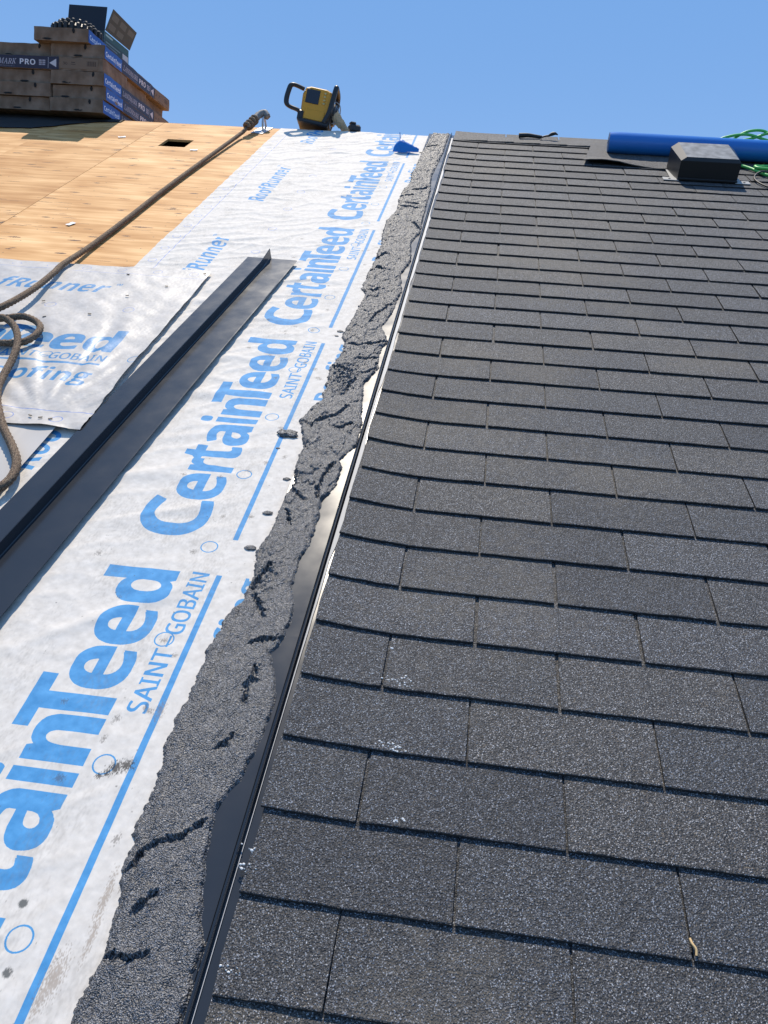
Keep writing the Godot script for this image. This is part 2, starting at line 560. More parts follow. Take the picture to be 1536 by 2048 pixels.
	pu.fill_rect(Rect2i(664, 8, 4, 112), Color(0.7, 0.68, 0.7))
	fill_tri(pu, Vector2(676, 66), Vector2(744, 24), Vector2(744, 108), Color(0.78, 0.76, 0.78))
	M.purple_label = std(Color.WHITE, 0.5)
	M.purple_label.albedo_texture = tex(pu)
	var bc := Image.create(192, 96, false, Image.FORMAT_RGB8)
	bc.fill(Color(0.475, 0.40, 0.335))
	letter(bc, "30", regular, Rect2(14, 34, 22, 24), Color(0.16, 0.12, 0.11))
	bc.fill_rect(Rect2i(56, 30, 20, 6), Color(0.2, 0.15, 0.13))
	bc.fill_rect(Rect2i(54, 48, 24, 5), Color(0.2, 0.15, 0.13))
	for k in 16: bc.fill_rect(Rect2i(136 + k * 3, 22, 1 + (k * 7) % 3 / 2, 46), Color(0.2, 0.15, 0.13))
	M.bar_label = std(Color.WHITE, 0.8)
	M.bar_label.albedo_texture = tex(bc)
	M.black_plastic = std(L(0.014, 0.014, 0.016), 0.42)
	M.black_rubber = std(L(0.018, 0.018, 0.019), 0.55)
	M.yellow = std(L(0.62, 0.29, 0.015), 0.5)
	M.steel = std(L(0.55, 0.56, 0.57), 0.35, 0.8)
	M.blue_film = std(L(0.015, 0.16, 0.52), 0.3)
	M.blue_scrap = std(L(0.006, 0.17, 0.52), 0.45)
	M.blue_scrap.backlight_enabled = true
	M.blue_scrap.backlight = Color(0.05, 0.25, 0.5)
	M.green = std(L(0.10, 0.52, 0.10), 0.45)
	M.white_bit = std(L(0.75, 0.75, 0.73), 0.6)
	M.vent = std(L(0.016, 0.016, 0.018), 0.40, 0.0, 0.45)
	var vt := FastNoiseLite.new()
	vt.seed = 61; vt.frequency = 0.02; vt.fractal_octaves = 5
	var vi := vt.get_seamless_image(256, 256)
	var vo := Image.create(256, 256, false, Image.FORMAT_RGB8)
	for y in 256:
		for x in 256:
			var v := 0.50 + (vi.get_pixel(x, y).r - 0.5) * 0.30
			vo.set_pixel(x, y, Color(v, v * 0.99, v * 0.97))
	M.vent_top_glare = std(Color.WHITE, 0.5, 0.0, 0.5)               # lighter, mottled copy of the vent paint: sun glare put into the colour
	M.vent_top_glare.albedo_texture = tex(vo)
	M.vent_top_glare.uv1_triplanar = true
	M.vent_top_glare.uv1_scale = Vector3(3, 3, 3)
	M.wood_chip = std(L(0.70, 0.47, 0.22), 0.8)

func strip_stains() -> Image:
	var w := 1024
	var h := 2048
	var img := Image.create(w, h, false, Image.FORMAT_RGBA8)
	img.fill(Color(0.45, 0.42, 0.38, 0))
	var dn := FastNoiseLite.new()
	dn.seed = 33; dn.frequency = 0.006; dn.fractal_octaves = 6; dn.fractal_gain = 0.62
	var a := dn.get_image(w, h)
	var fnz := FastNoiseLite.new()
	fnz.seed = 34; fnz.frequency = 0.16; fnz.fractal_octaves = 3
	var b := fnz.get_image(w, h)
	var ad := a.get_data()
	var bd := b.get_data()
	var d := img.get_data()
	for k in ad.size():                             # trodden-in dust, gritty at every scale
		var v := (ad[k] - 136) + (bd[k] - 128) * 0.7
		d[k * 4 + 3] = clampi(int(v * 0.62), 0, 54)
	img = Image.create_from_data(w, h, false, Image.FORMAT_RGBA8, d)
	var P := func(x: float, y: float) -> Vector2: return Vector2((x + 1.167) / 1.067 * w, (1.0 - (y + 0.1) / 4.7) * h)
	var black := Color(0.13, 0.12, 0.11, 0.85)
	for s in [[-0.389, 0.296, 0.012, 0.011], [-0.374, 0.303, 0.012, 0.010], [-0.399, 0.285, 0.006, 0.006], [-0.409, 0.279, 0.006, 0.005]]:
		dab(img, P.call(s[0], s[1]), Vector2(s[2] / 1.067 * w, s[3] / 4.7 * h), black, fnz, 1.3)
	for s in [[-0.428, 0.077], [-0.404, -0.008]]:
		dab(img, P.call(s[0], s[1]), Vector2(0.007 / 1.067 * w, 0.007 / 4.7 * h), Color(0.33, 0.34, 0.33, 0.9), fnz, 0.25)
	for s in [[-0.344, -0.004, 0.010, 0.028], [-0.350, -0.03, 0.006, 0.02], [-0.318, 0.052, 0.004, 0.03], [-0.322, 0.10, 0.005, 0.035], [-0.36, 0.41, 0.006, 0.02]]:
		dab(img, P.call(s[0], s[1]), Vector2(s[2] / 1.067 * w, s[3] / 4.7 * h), Color(0.48, 0.38, 0.27, 0.5), fnz, 1.6)
	var r := RandomNumberGenerator.new()
	r.seed = 8
	for k in 900:                                    # specks and scuffs of tar
		var x := r.randf_range(0, w - 8)
		var y := r.randf_range(0, h - 8)
		var al := r.randf_range(0.25, 0.75)
		if r.randf() < 0.75: img.fill_rect(Rect2i(int(x), int(y), 1 + r.randi() % 3, 1), Color(0.22, 0.20, 0.18, al))
		else:
			var dir := Vector2(r.randf_range(-1, 1), r.randf_range(-0.4, 0.4)).normalized()
			for q in 4 + r.randi() % 12:
				var p := Vector2(x, y) + dir * q + Vector2(r.randf(), r.randf())
				if r.randf() < 0.6 and p.x > 1 and p.y > 1 and p.x < w - 2 and p.y < h - 2: img.set_pixelv(Vector2i(p), Color(0.3, 0.26, 0.22, al * 0.7))
	for k in 60:
		var x := r.randf_range(0.50, 0.86) * w
		var y := r.randf_range(0.40, 0.98) * h
		dab(img, Vector2(x, y), Vector2(r.randf_range(3, 8), r.randf_range(1.5, 3.5)), Color(0.30, 0.26, 0.23, 0.55), fnz, 1.8)
	return img

func ply_image(sd: int) -> Image:
	var w := 1536
	var h := 768
	var n1 := FastNoiseLite.new()
	n1.seed = sd; n1.frequency = 0.03; n1.fractal_octaves = 5; n1.fractal_gain = 0.6
	var a := n1.get_image(w / 12, h)
	a.resize(w, h, Image.INTERPOLATE_CUBIC)
	var n2 := FastNoiseLite.new()
	n2.seed = sd + 7; n2.frequency = 0.004; n2.fractal_octaves = 3
	var b := n2.get_image(w, h)
	var ad := a.get_data()
	var bd := b.get_data()
	var d := PackedByteArray()
	d.resize(w * h * 3)
	for k in w * h:
		var g := (ad[k] - 128) / 128.0
		var t := (bd[k] - 128) / 128.0
		var v := g * 0.115 + t * 0.08
		d[k * 3] = clampi(int((0.845 + v) * 255), 0, 255)
		d[k * 3 + 1] = clampi(int((0.628 + v * 1.15) * 255), 0, 255)
		d[k * 3 + 2] = clampi(int((0.378 + v * 1.25) * 255), 0, 255)
	var img := Image.create_from_data(w, h, false, Image.FORMAT_RGB8, d)
	var r := RandomNumberGenerator.new()
	r.seed = sd
	for k in 90:                                     # dark knots
		var c0 := Vector2(r.randf_range(30, w - 30), r.randf_range(10, h - 10))
		var l0 := r.randf_range(9, 24)
		var t0 := r.randf_range(2.0, 5.0)
		for x in range(int(c0.x - l0), int(c0.x + l0)):
			var e0 := sqrt(maxf(0, 1.0 - pow((x - c0.x) / l0, 2))) * t0 * r.randf_range(0.6, 1.2)
			if x > 0 and x < w: img.fill_rect(Rect2i(x, int(c0.y - e0), 1, maxi(1, int(e0 * 1.8))), Color(0.50, 0.32, 0.17).lerp(Color(0.26, 0.15, 0.08), clampf(1.2 - absf(x - c0.x) / l0 * 1.6, 0, 1)))
	for k in 230:                                    # knots and open checks, long with the grain
		var c := Vector2(r.randf_range(20, w - 20), r.randf_range(8, h - 8))
		var len := r.randf_range(4, 34)
		var th := r.randf_range(0.8, 2.6)
		var col := Color(0.36, 0.22, 0.12) if r.randf() < 0.5 else Color(0.55, 0.36, 0.19)
		for x in range(int(c.x - len), int(c.x + len)):
			var e := sqrt(maxf(0, 1.0 - pow((x - c.x) / len, 2))) * th * r.randf_range(0.5, 1.2)
			if x > 0 and x < w: img.fill_rect(Rect2i(x, int(c.y - e + (x - c.x) * 0.04), 1, maxi(1, int(e * 1.6))), col)
	for row in 5:                                    # lines of nail heads over the rafters
		for k in 9:
			img.fill_rect(Rect2i(int((row + 0.5) / 5.0 * w), int((k + 0.5) / 9.0 * h), 3, 3), Color(0.42, 0.32, 0.22))
	return img

# ------------------------------------------------------------------ ground, deck
func build_ground_and_deck() -> void:
	var g := Soup.new()
	g.quad(Vector3(-250, -5.2, 250), Vector3(-250, -5.2, -250), Vector3(250, -5.2, -250), Vector3(250, -5.2, 250))
	var gm := std(L(0.10, 0.12, 0.07), 0.95)
	var go := part("ground", g.mesh(), gm, self)
	tag(go, "", "", "", "structure")
	var deck := Node3D.new()
	deck.name = numbered("roof_deck")
	add_child(deck)
	deck.transform = roof_tf(Vector3.ZERO)
	tag(deck, "", "", "", "structure")
	var rows := [-1.55, -0.33, 0.89, 2.11, 3.33, RIDGE]
	var k := 0
	for r in 5:
		for c in range(-1, 3):
			var x0: float = -1.88 + (c - 0) * 2.44
			var lo := Vector3(x0 + 0.0012, rows[r] + 0.0012, DECK - 0.012)
			var hi := Vector3(x0 + 2.44 - 0.0012, rows[r + 1] - 0.0012, DECK)
			if c == -1: lo.x = x0 + 0.0012
			k += 1
			var s := Soup.new()
			if r == 4 and c == 0:
				ply_with_hole(s, lo, hi, Vector2(-1.722, 4.035), Vector2(-1.572, 4.195))
			else:
				ply_board(s, lo, hi)
			part("plywood_sheet", s.mesh(), M.ply[k % 2], deck)
	# the far side of the roof is low-sloped, level with the ridge; the attic under it all is closed
	var back := Soup.new()
	var ridge_w := TB.inverse()
	var bk := func(x: float, d: float, up: float) -> Vector3: return Vector3(x, RIDGE, DECK) + ridge_w * Vector3(0, up, -d)
	back.quad(bk.call(-4.4, 0.0, 0.0), bk.call(-4.4, 3.2, 0.0), bk.call(5.5, 3.2, 0.0), bk.call(5.5, 0.0, 0.0), Vector2(0, 0), Vector2(0, 1.3), Vector2(4, 1.3), Vector2(4, 0))
	back.quad(bk.call(-4.4, 3.2, -0.012), bk.call(-4.4, 0.006, -0.012), bk.call(5.5, 0.006, -0.012), bk.call(5.5, 3.2, -0.012))
	part("back_slope", back.mesh(), M.ply[0], deck)
	var attic := Soup.new()
	var e0 := Vector3(0, -1.55, DECK - 0.03)
	var drop := RIDGE * sin(PITCH) + 1.55 * sin(PITCH)
	for x in [-4.35, 5.45]:
		attic.quad(Vector3(x, -1.5, DECK - 0.02), Vector3(x, RIDGE - 0.02, DECK - 0.02), bk.call(x, 3.15, -0.02), bk.call(x, 3.15, -drop))
	attic.quad(Vector3(-4.35, -1.5, DECK - 0.02), bk.call(-4.35, 3.15, -drop), bk.call(5.45, 3.15, -drop), Vector3(5.45, -1.5, DECK - 0.02))
	attic.quad(bk.call(-4.35, 3.15, -drop), bk.call(-4.35, 3.15, -0.02), bk.call(5.45, 3.15, -0.02), bk.call(5.45, 3.15, -drop))
	part("attic_wall", attic.mesh(), std(L(0.16, 0.12, 0.08), 0.9), deck)

func ply_board(s: Soup, lo: Vector3, hi: Vector3) -> void:
	var t := 1.0 / 2.44
	s.quad(Vector3(lo.x, lo.y, hi.z), Vector3(lo.x, hi.y, hi.z), Vector3(hi.x, hi.y, hi.z), Vector3(hi.x, lo.y, hi.z), Vector2(lo.x, -lo.y * 2) * t, Vector2(lo.x, -hi.y * 2) * t, Vector2(hi.x, -hi.y * 2) * t, Vector2(hi.x, -lo.y * 2) * t)
	s.quad(Vector3(hi.x, lo.y, lo.z), Vector3(hi.x, hi.y, lo.z), Vector3(lo.x, hi.y, lo.z), Vector3(lo.x, lo.y, lo.z))
	var e := [Vector2(lo.x, lo.y), Vector2(hi.x, lo.y), Vector2(hi.x, hi.y), Vector2(lo.x, hi.y)]
	for k in 4:
		var a: Vector2 = e[k]
		var b: Vector2 = e[(k + 1) % 4]
		s.quad(Vector3(a.x, a.y, lo.z), Vector3(a.x, a.y, hi.z), Vector3(b.x, b.y, hi.z), Vector3(b.x, b.y, lo.z), Vector2(a.x, a.y), Vector2(a.x, a.y + 0.012), Vector2(b.x, b.y + 0.012), Vector2(b.x, b.y))

func ply_with_hole(s: Soup, lo: Vector3, hi: Vector3, a: Vector2, b: Vector2) -> void:
	var t := 1.0 / 2.44
	var xs := [lo.x, a.x, b.x, hi.x]
	var ys := [lo.y, a.y, b.y, hi.y]
	for j in 3:
		for i in 3:
			if i == 1 and j == 1: continue
			var p := Vector2(xs[i], ys[j])
			var q := Vector2(xs[i + 1], ys[j + 1])
			s.quad(Vector3(p.x, p.y, hi.z), Vector3(p.x, q.y, hi.z), Vector3(q.x, q.y, hi.z), Vector3(q.x, p.y, hi.z), Vector2(p.x, -p.y * 2) * t, Vector2(p.x, -q.y * 2) * t, Vector2(q.x, -q.y * 2) * t, Vector2(q.x, -p.y * 2) * t)
			s.quad(Vector3(q.x, p.y, lo.z), Vector3(q.x, q.y, lo.z), Vector3(p.x, q.y, lo.z), Vector3(p.x, p.y, lo.z))
	var e := [a, Vector2(a.x, b.y), b, Vector2(b.x, a.y)]
	for k in 4:
		var c: Vector2 = e[k]
		var d: Vector2 = e[(k + 1) % 4]
		s.quad(Vector3(c.x, c.y, lo.z), Vector3(c.x, c.y, hi.z), Vector3(d.x, d.y, hi.z), Vector3(d.x, d.y, lo.z))
	var o := [Vector2(lo.x, lo.y), Vector2(hi.x, lo.y), Vector2(hi.x, hi.y), Vector2(lo.x, hi.y)]
	for k in 4:
		var c: Vector2 = o[k]
		var d: Vector2 = o[(k + 1) % 4]
		s.quad(Vector3(c.x, c.y, lo.z), Vector3(c.x, c.y, hi.z), Vector3(d.x, d.y, hi.z), Vector3(d.x, d.y, lo.z))

# ------------------------------------------------------------------ underlayment
func build_underlayment() -> void:
	# the long strip run up the valley, printed side out
	var s := Soup.new()
	var nx := 130
	var ny := 640
	var x0 := -1.167
	var y0 := -0.95
	var cr := []
	var cg := RandomNumberGenerator.new()
	cg.seed = 314
	for k in 46:
		var c := Vector2(cg.randf_range(-1.1, -0.42), cg.randf_range(0.5, 4.5))
		var dir := Vector2.from_angle(cg.randf_range(-0.15, 0.75)) * cg.randf_range(0.08, 0.34)
		cr.append([c - dir, c + dir, cg.randf_range(0.0016, 0.0042), cg.randf_range(0.010, 0.022)])
	var tx := func(a: int, b: int) -> Vector2: return Vector2(x0 + 1.067 * a / nx, y0 + (4.598 - y0) * b / ny)
	s.grid(nx, ny, func(a: int, b: int) -> Vector3:
		var p: Vector2 = tx.call(a, b)
		var over := maxf(0, p.y - RIDGE)
		var z := strip_z(p.x, p.y)
		if p.x < -0.37:
			for q in cr:
				if absf(p.y - (q[0].y + q[1].y) * 0.5) > 0.4: continue
				var c: Vector2 = Geometry2D.get_closest_point_to_segment(p, q[0], q[1])
				var g: float = p.distance_to(c) / q[3]
				if g < 2.5: z += q[2] * exp(-g * g) * sin(PI * clampf((c - q[0]).length() / (q[1] - q[0]).length(), 0.02, 0.98)) * smoothstep(-0.37, -0.42, p.x)
		return Vector3(p.x, p.y, z - over * 0.4), tx)
	for k in s.uv.size():
		var p := s.uv[k]
		s.uv[k] = Vector2((p.y - 0.853) / 1.066, (p.x + 1.167) / 1.067)
		s.uv2[k] = Vector2((p.x + 1.167) / 1.067, 1.0 - (p.y + 0.1) / 4.7)
	var t := thing("underlayment_strip", "long white underlayment strip printed in blue, running up the slope beside the black tar", "underlayment", roof_tf(Vector3(0, 0, 0)))
	part("sheet", s.mesh(), M.strip, t)
	# the loose end tacked across its left edge
	var c := Soup.new()
	var lx := -2.3
	var rx := -0.862
	var tack := Vector2(-0.983, 1.238)
	var nw := FastNoiseLite.new()
	nw.seed = 44; nw.frequency = 1.0; nw.fractal_octaves = 2
	nx = 150
	ny = 120
	var cx := func(a: int, b: int) -> Vector2:
		var y := lerpf(1.203, 2.285, float(b) / ny)
		return Vector2(lerpf(lx, rx - 0.0015 * sin(y * 9.0), float(a) / nx), y + 0.0015 * sin(a * 0.11) * (1.0 if b == 0 else 0.3))
	c.grid(nx, ny, func(a: int, b: int) -> Vector3:
		var p: Vector2 = cx.call(a, b)
		var dv := p - tack
		var r := dv.length()
		var ang := atan2(dv.x, dv.y)
		var fan := sin(ang * 19.0 + nw.get_noise_2d(ang * 3.0, r * 2.0) * 3.0)
		var amp := 0.0052 * smoothstep(0.0, 0.25, r) * smoothstep(1.05, 0.30, r)
		var z := 0.0062 + amp * (fan * 0.5 + 0.5) + 0.0030 * nw.get_noise_2d(p.x * 6.0 + p.y * 5.0, p.y * 5.0 - p.x * 2.0)
		var edge := clampf((p.x - (rx - 0.16)) / 0.16, 0, 1)
		z += edge * edge * (0.0005 + 0.004 * smoothstep(2.2, 1.7, p.y) * smoothstep(1.2, 1.5, p.y))
		var low := clampf((1.26 - p.y) / 0.06, 0, 1)
		z += low * low * 0.007 * clampf((p.x + 1.06) / 0.1, 0, 1) * clampf((-0.88 - p.x) / 0.05, 0.2, 1)
		z -= 0.006 * smoothstep(2.2, 2.28, p.y) * smoothstep(-1.15, -1.2, p.x)
		return Vector3(p.x, p.y, z), cx)
	for k in c.uv.size():
		var p := c.uv[k]
		c.uv[k] = Vector2((p.x + 1.915) / 1.066, (2.285 - p.y) / 1.082)
	t = thing("underlayment_sheet", "wrinkled grey-white underlayment sheet tacked across the plywood under the rope loops", "underlayment", roof_tf(Vector3.ZERO))
	var tacked := part("sheet", c.mesh(), M.sheet, t)
	# tacks and staples that hold it
	for p in [[-0.983, 1.238], [-1.013, 1.243], [-0.955, 1.236], [-0.878, 2.255], [-1.07, 2.02], [-1.32, 1.93], [-1.13, 1.86], [-1.26, 1.815], [-1.14, 2.2], [-0.97, 2.12]]:
		var n := Soup.new()
		n.bevel_box(Vector3.ZERO, Vector3(0.011, 0.005, 0.0025), 0.0008)
		part("staple", n.mesh(), std(L(0.22, 0.19, 0.15), 0.6, 0.4), tacked, Vector3(p[0], p[1], 0.0105), Basis(Vector3(0, 0, 1), rng.randf_range(-0.5, 0.5)))
	# the piece under it, trimmed along a straight cut
	var d := Soup.new()
	var dx := func(a: int, b: int) -> Vector2: return Vector2(lerpf(-2.3, -0.928, a / 60.0), lerpf(0.2, 1.228, b / 60.0))
	d.grid(60, 60, func(a: int, b: int) -> Vector3:
		var p: Vector2 = dx.call(a, b)
		var e := clampf((p.x + 0.99) / 0.06, 0, 1)
		return Vector3(p.x, p.y, 0.0012 + 0.0015 * nw.get_noise_2d(p.x * 4.0, p.y * 4.0) + e * 0.0035 - 0.0025 * smoothstep(-1.1, -1.25, p.x)), dx)
	for k in d.uv.size():
		var p := d.uv[k]
		d.uv[k] = Vector2(0.985 + fposmod(p.x * 0.01, 0.01), 0.4 + p.y * 0.05)
	t = thing("underlayment_patch", "plain pale underlayment patch with a straight cut edge below the tacked sheet", "underlayment", roof_tf(Vector3.ZERO))
	part("sheet", d.mesh(), M.sheet, t)

# ------------------------------------------------------------------ shingles
func tab_mesh(x0: float, x1: float, j: int, sd: float, ragged := false) -> Array:
	var s := Soup.new()
	var n := 8
	var yb := j * 0.127
	var off := Vector2(fine.get_noise_2d(sd, 1.0), fine.get_noise_2d(sd, 7.0)) * 3.0
	var curl := fine.get_noise_2d(sd, 17.0)
	var tops := []
	for k in n + 1:
		var x := lerpf(x0, x1, float(k) / n)
		var wob := fine.get_noise_2d(x * 14.0, j * 3.7) * 0.0016
		var y := yb + wob
		var curl_z := 0.0020 * curl * (2.0 * k / n - 1.0) + 0.0009 * fine.get_noise_2d(x * 9.0, j * 5.1)
		curl_z = maxf(curl_z, -0.0008)
		var col := []
		var xs := x
		for q in 5:
			var yy: float = [y, y + 0.0015, y + 0.05, yb + 0.152, yb + 0.266][q]
			var z: float = [0.0038 + curl_z, 0.0045 + curl_z, 0.0022 + curl_z * 0.6, -0.0031, -0.0056][q]
			if ragged and k == 0: xs = x + 0.004 * fine.get_noise_2d(yy * 60.0, 3.0) * (1.0 if q < 3 else 0.0)
			col.append(Vector3(xs, yy, z + lift(xs, yy)))
		tops.append(col)
	for q in 4:
		for k in n:
			var a: Vector3 = tops[k][q]
			var b: Vector3 = tops[k][q + 1]
			var c: Vector3 = tops[k + 1][q + 1]
			var d: Vector3 = tops[k + 1][q]
			s.quad(a, b, c, d, Vector2(a.x, -a.y) + off, Vector2(b.x, -b.y) + off, Vector2(c.x, -c.y) + off, Vector2(d.x, -d.y) + off)
	for k in s.v.size(): s.uv2[k] = Vector2(s.v[k].x, s.v[k].y) + Vector2(2, 0)
	var e := Soup.new()                               # cut asphalt edges
	for k in n:
		var p: Vector3 = tops[k][0]
		var q: Vector3 = tops[k + 1][0]
		var dn := Vector3(0, 0.0, -0.0044)
		e.quad(p + dn, p, q, q + dn)
	for k in [0, n]:
		for m in 3:
			var p: Vector3 = tops[k][m]
			var q: Vector3 = tops[k][m + 1]
			var dn := Vector3(0, 0, -0.0044)
			if k == 0: e.quad(q + dn, q, p, p + dn)
			else: e.quad(p + dn, p, q, q + dn)
	return [s, e]

func add_soup(m: ArrayMesh, s: Soup, mat: Material) -> void:
	var arr := []
	arr.resize(Mesh.ARRAY_MAX)
	arr[Mesh.ARRAY_VERTEX] = s.v
	arr[Mesh.ARRAY_NORMAL] = s.n
	arr[Mesh.ARRAY_TEX_UV] = s.uv
	arr[Mesh.ARRAY_TEX_UV2] = s.uv2
	arr[Mesh.ARRAY_INDEX] = s.i
	m.add_surface_from_arrays(Mesh.PRIMITIVE_TRIANGLES, arr)
	m.surface_set_material(m.get_surface_count() - 1, mat)

func pour(into: Soup, s: Soup) -> void:
	var base := into.v.size()
	into.v.append_array(s.v); into.n.append_array(s.n); into.uv.append_array(s.uv); into.uv2.append_array(s.uv2)
	for q in s.i: into.i.append(q + base)

func build_shingles() -> void:
	var field := Node3D.new()
	field.name = numbered("shingle_roofing")
	add_child(field)
	field.transform = roof_tf(Vector3.ZERO)
	tag(field, "", "", "", "structure")
	var rest := Soup.new()
	var rest_edge := Soup.new()
	var count := 0
	for j in range(-5, 36):
		var half := 0.5 * (absi(j) % 2)
		for i in range(-1, 11):
			var x0 := (i + half) * 0.305
			var x1 := x0 + 0.305
			if x1 < -0.10: continue
			var gap := 0.0012 + 0.0028 * absf(fine.get_noise_2d(i * 3.1, j * 2.3)) * 2.0
			var jit := 0.004 * fine.get_noise_2d(i * 5.3 + 9.0, j * 4.1)
			var a := x0 + jit + gap
			var b := x1 + 0.004 * fine.get_noise_2d((i + 1) * 5.3 + 9.0, j * 4.1) - gap
			var ragged := false
			if a < -0.148:
				a = -0.1405 + 0.006 * fine.get_noise_2d(j * 1.7, 40.0)
				ragged = true
			if b - a < 0.02: continue
			var vis := x0 < (0.75 + 0.02 * j + 0.045 * maxf(j, 0)) and j >= -1
			var mm := tab_mesh(a, b, j, i * 12.7 + j * 5.9, ragged)
			if vis and count < 296:
				count += 1
				var m := ArrayMesh.new()
				add_soup(m, mm[0], M.shingle[(absi(i * 7 + j * 13 + i * j * 3) * 5 % 11) % 5])
				add_soup(m, mm[1], M.butt)
				part("shingle", m, null, field)
			else:
				pour(rest, mm[0])
				pour(rest_edge, mm[1])
	var rm := ArrayMesh.new()
	add_soup(rm, rest, M.shingle[1])
	add_soup(rm, rest_edge, M.butt)
	var ro := part("outer_shingles", rm, null, field)
	tag(ro, "", "", "", "stuff")
	# ridge caps, each folded over the ridge and lapping the last
	for k in 26:
		var x0 := -0.135 + k * 0.148
		var s := Soup.new()
		var w := 0.185
		var off := Vector2(k * 0.37, k * 0.71)
		var wv := 0.004 * fine.get_noise_2d(k * 3.3, 8.0)
		for q in 6:
			var pa := cap_point(q / 6.0)
			var pb := cap_point((q + 1) / 6.0)
			var za := Vector3(x0, pa.x + wv, pa.y + 0.0050)
			var zb := Vector3(x0, pb.x + wv, pb.y + 0.0050)
			var zc := Vector3(x0 + w, pb.x + wv, pb.y + 0.0095)
			var zd := Vector3(x0 + w, pa.x + wv, pa.y + 0.0095)
			s.quad(za, zb, zc, zd, Vector2(za.x, -za.y) + off, Vector2(zb.x, -zb.y) + off, Vector2(zc.x, -zc.y) + off, Vector2(zd.x, -zd.y) + off)
			if q == 0: s.quad(za - Vector3(0, 0, 0.008), za, zd, zd - Vector3(0, 0, 0.010), Vector2(za.x, 0), Vector2(za.x, 0.005), Vector2(zd.x, 0.005), Vector2(zd.x, 0))
		part("ridge_cap", s.mesh(), M.shingle[k % 3], field)

func cap_point(t: float) -> Vector2:              # (y, z) across the cap from the front edge over the ridge
	var w := 0.115
	var d := (t * 2.0 - 1.0) * w
	if d < 0: return Vector2(RIDGE + d, 0.002 - 0.02 * pow(1.0 + d / w, 3) * 0.15)
	return Vector2(RIDGE + d * cos(PITCH), 0.0 - d * sin(PITCH))

# ------------------------------------------------------------------ valley metal
func flashing(parent: Node3D, length: float, wl: float, wr: float, rib: float, bow: Callable) -> void:
	# profile across x: left flange, folded rib, right flange; runs along +y from 0
	var n := 60
	var prof := [Vector2(-wl, 0.0008), Vector2(-0.0545, 0.0008), Vector2(-0.0050, 0.0008), Vector2(-0.0030, 0.0020), Vector2(-0.0013, rib - 0.0009), Vector2(0.0, rib), Vector2(0.0013, rib - 0.0009), Vector2(0.0030, 0.0020), Vector2(0.0050, 0.0008), Vector2(wr - 0.004, 0.0008), Vector2(wr, 0.0008)]
	var spans := [["flange", 0, 3], ["rib", 3, 7], ["flange", 7, 10]]
	for sp in spans:
		var s := Soup.new()
		var a0: int = sp[1]
		var a1: int = sp[2]
		for side in [0.0, -0.0009]:
			for a in range(a0, a1):
				var p: Vector2 = prof[a]
				var q: Vector2 = prof[a + 1]
				var k := s.v.size()
				for b in n + 1:
					var y := length * b / n
					var za: float = bow.call(p.x, y)
					var zb: float = bow.call(q.x, y)
					var nn := Vector3(-(q.y + zb - p.y - za), 0, q.x - p.x).normalized() * (1.0 if side == 0.0 else -1.0)
					s.vert(Vector3(p.x, y, p.y + za + side), nn, Vector2(p.x, y))
					s.vert(Vector3(q.x, y, q.y + zb + side), nn, Vector2(q.x, y))
				for b in n:
					var t := k + b * 2
					if side == 0.0: s.i.append_array(PackedInt32Array([t, t + 2, t + 3, t, t + 3, t + 1]))
					else: s.i.append_array(PackedInt32Array([t, t + 3, t + 2, t, t + 1, t + 3]))
		part(sp[0], s.mesh(), M.metal, parent)

func valley_z(x: float) -> float:                 # the fixed flange falls away from its rib
	return 0.0045 * clampf((x + 0.215) / 0.050, 0, 1)

func build_flashings() -> void:
	var t := thing("valley_flashing", "black valley flashing fixed along the shingle edge, half buried in black tar", "flashing", roof_tf(Vector3(-0.1605, -0.9, 0.0)))
	flashing(t, 5.50, 0.13, 0.115, 0.0150, func(x: float, y: float) -> float:
		var yy := y - 0.9
		var z := -0.0006 if x < 0 else -0.0028
		if x < -0.004: z += valley_z(x - 0.1605)
		if x < -0.008: z += 0.0012 * wn2.get_noise_2d(yy * 3.0, x * 12.0) * clampf(-x / 0.06, 0, 1)
		return z)
	# slivers of bare sealant-backed edge beside the cut courses
	var e := Soup.new()
	var last := 0.001
	for k in 110:
		var y := -0.1 + k * 0.042
		var w := 0.0075 + 0.0060 * absf(fine.get_noise_2d(y * 4.0, 77.0))
		if fine.get_noise_2d(y * 1.7, 99.0) < -0.12: w *= 0.5
		w = lerpf(0.0010, w, smoothstep(0.30, 0.75, y))
		e.quad(Vector3(0.0055, y, 0.0), Vector3(0.0055, y + 0.042, 0.0), Vector3(0.0055 + w, y + 0.042, 0.0), Vector3(0.0055 + last, y, 0.0))
		last = w
	part("bare_edge", e.mesh(), M.bare, t, Vector3(0, 0.9, 0.0006))
	var turn := -0.071
	var b := Basis(Vector3(0, 0, 1), turn)
	var top := Vector3(-0.690, 2.452, 0.0042)
	var len := 3.05
	var base := top + b * Vector3(0, -len, 0)
	var f := thing("valley_flashing", "loose black valley flashing lying diagonally on the white underlayment", "flashing", roof_tf(base, b))
	flashing(f, len, 0.088, 0.104, 0.026, func(x: float, y: float) -> float:
		var z := (0.0022 * (1.0 - clampf(-x / 0.1, 0, 1)) - 0.0005 if x < 0 else 0.0017 + 0.0022 * clampf(x / 0.1, 0, 1)) + 0.0016 * sin(y * 2.2) * sin(y * 2.2) + 0.0008 * clampf((x - 0.02) / 0.08, 0, 1) * sin(y * 3.1 + 1.0)
		var dent := Vector2((x - 0.085) / 0.03, (y - (len - 0.30)) / 0.07).length()
		if dent < 1.0: z -= 0.004 * (1.0 - dent)
		if y > len - 0.1 and absf(x) < 0.004: z += 0.012 * (y - len + 0.1) / 0.1
		return z)

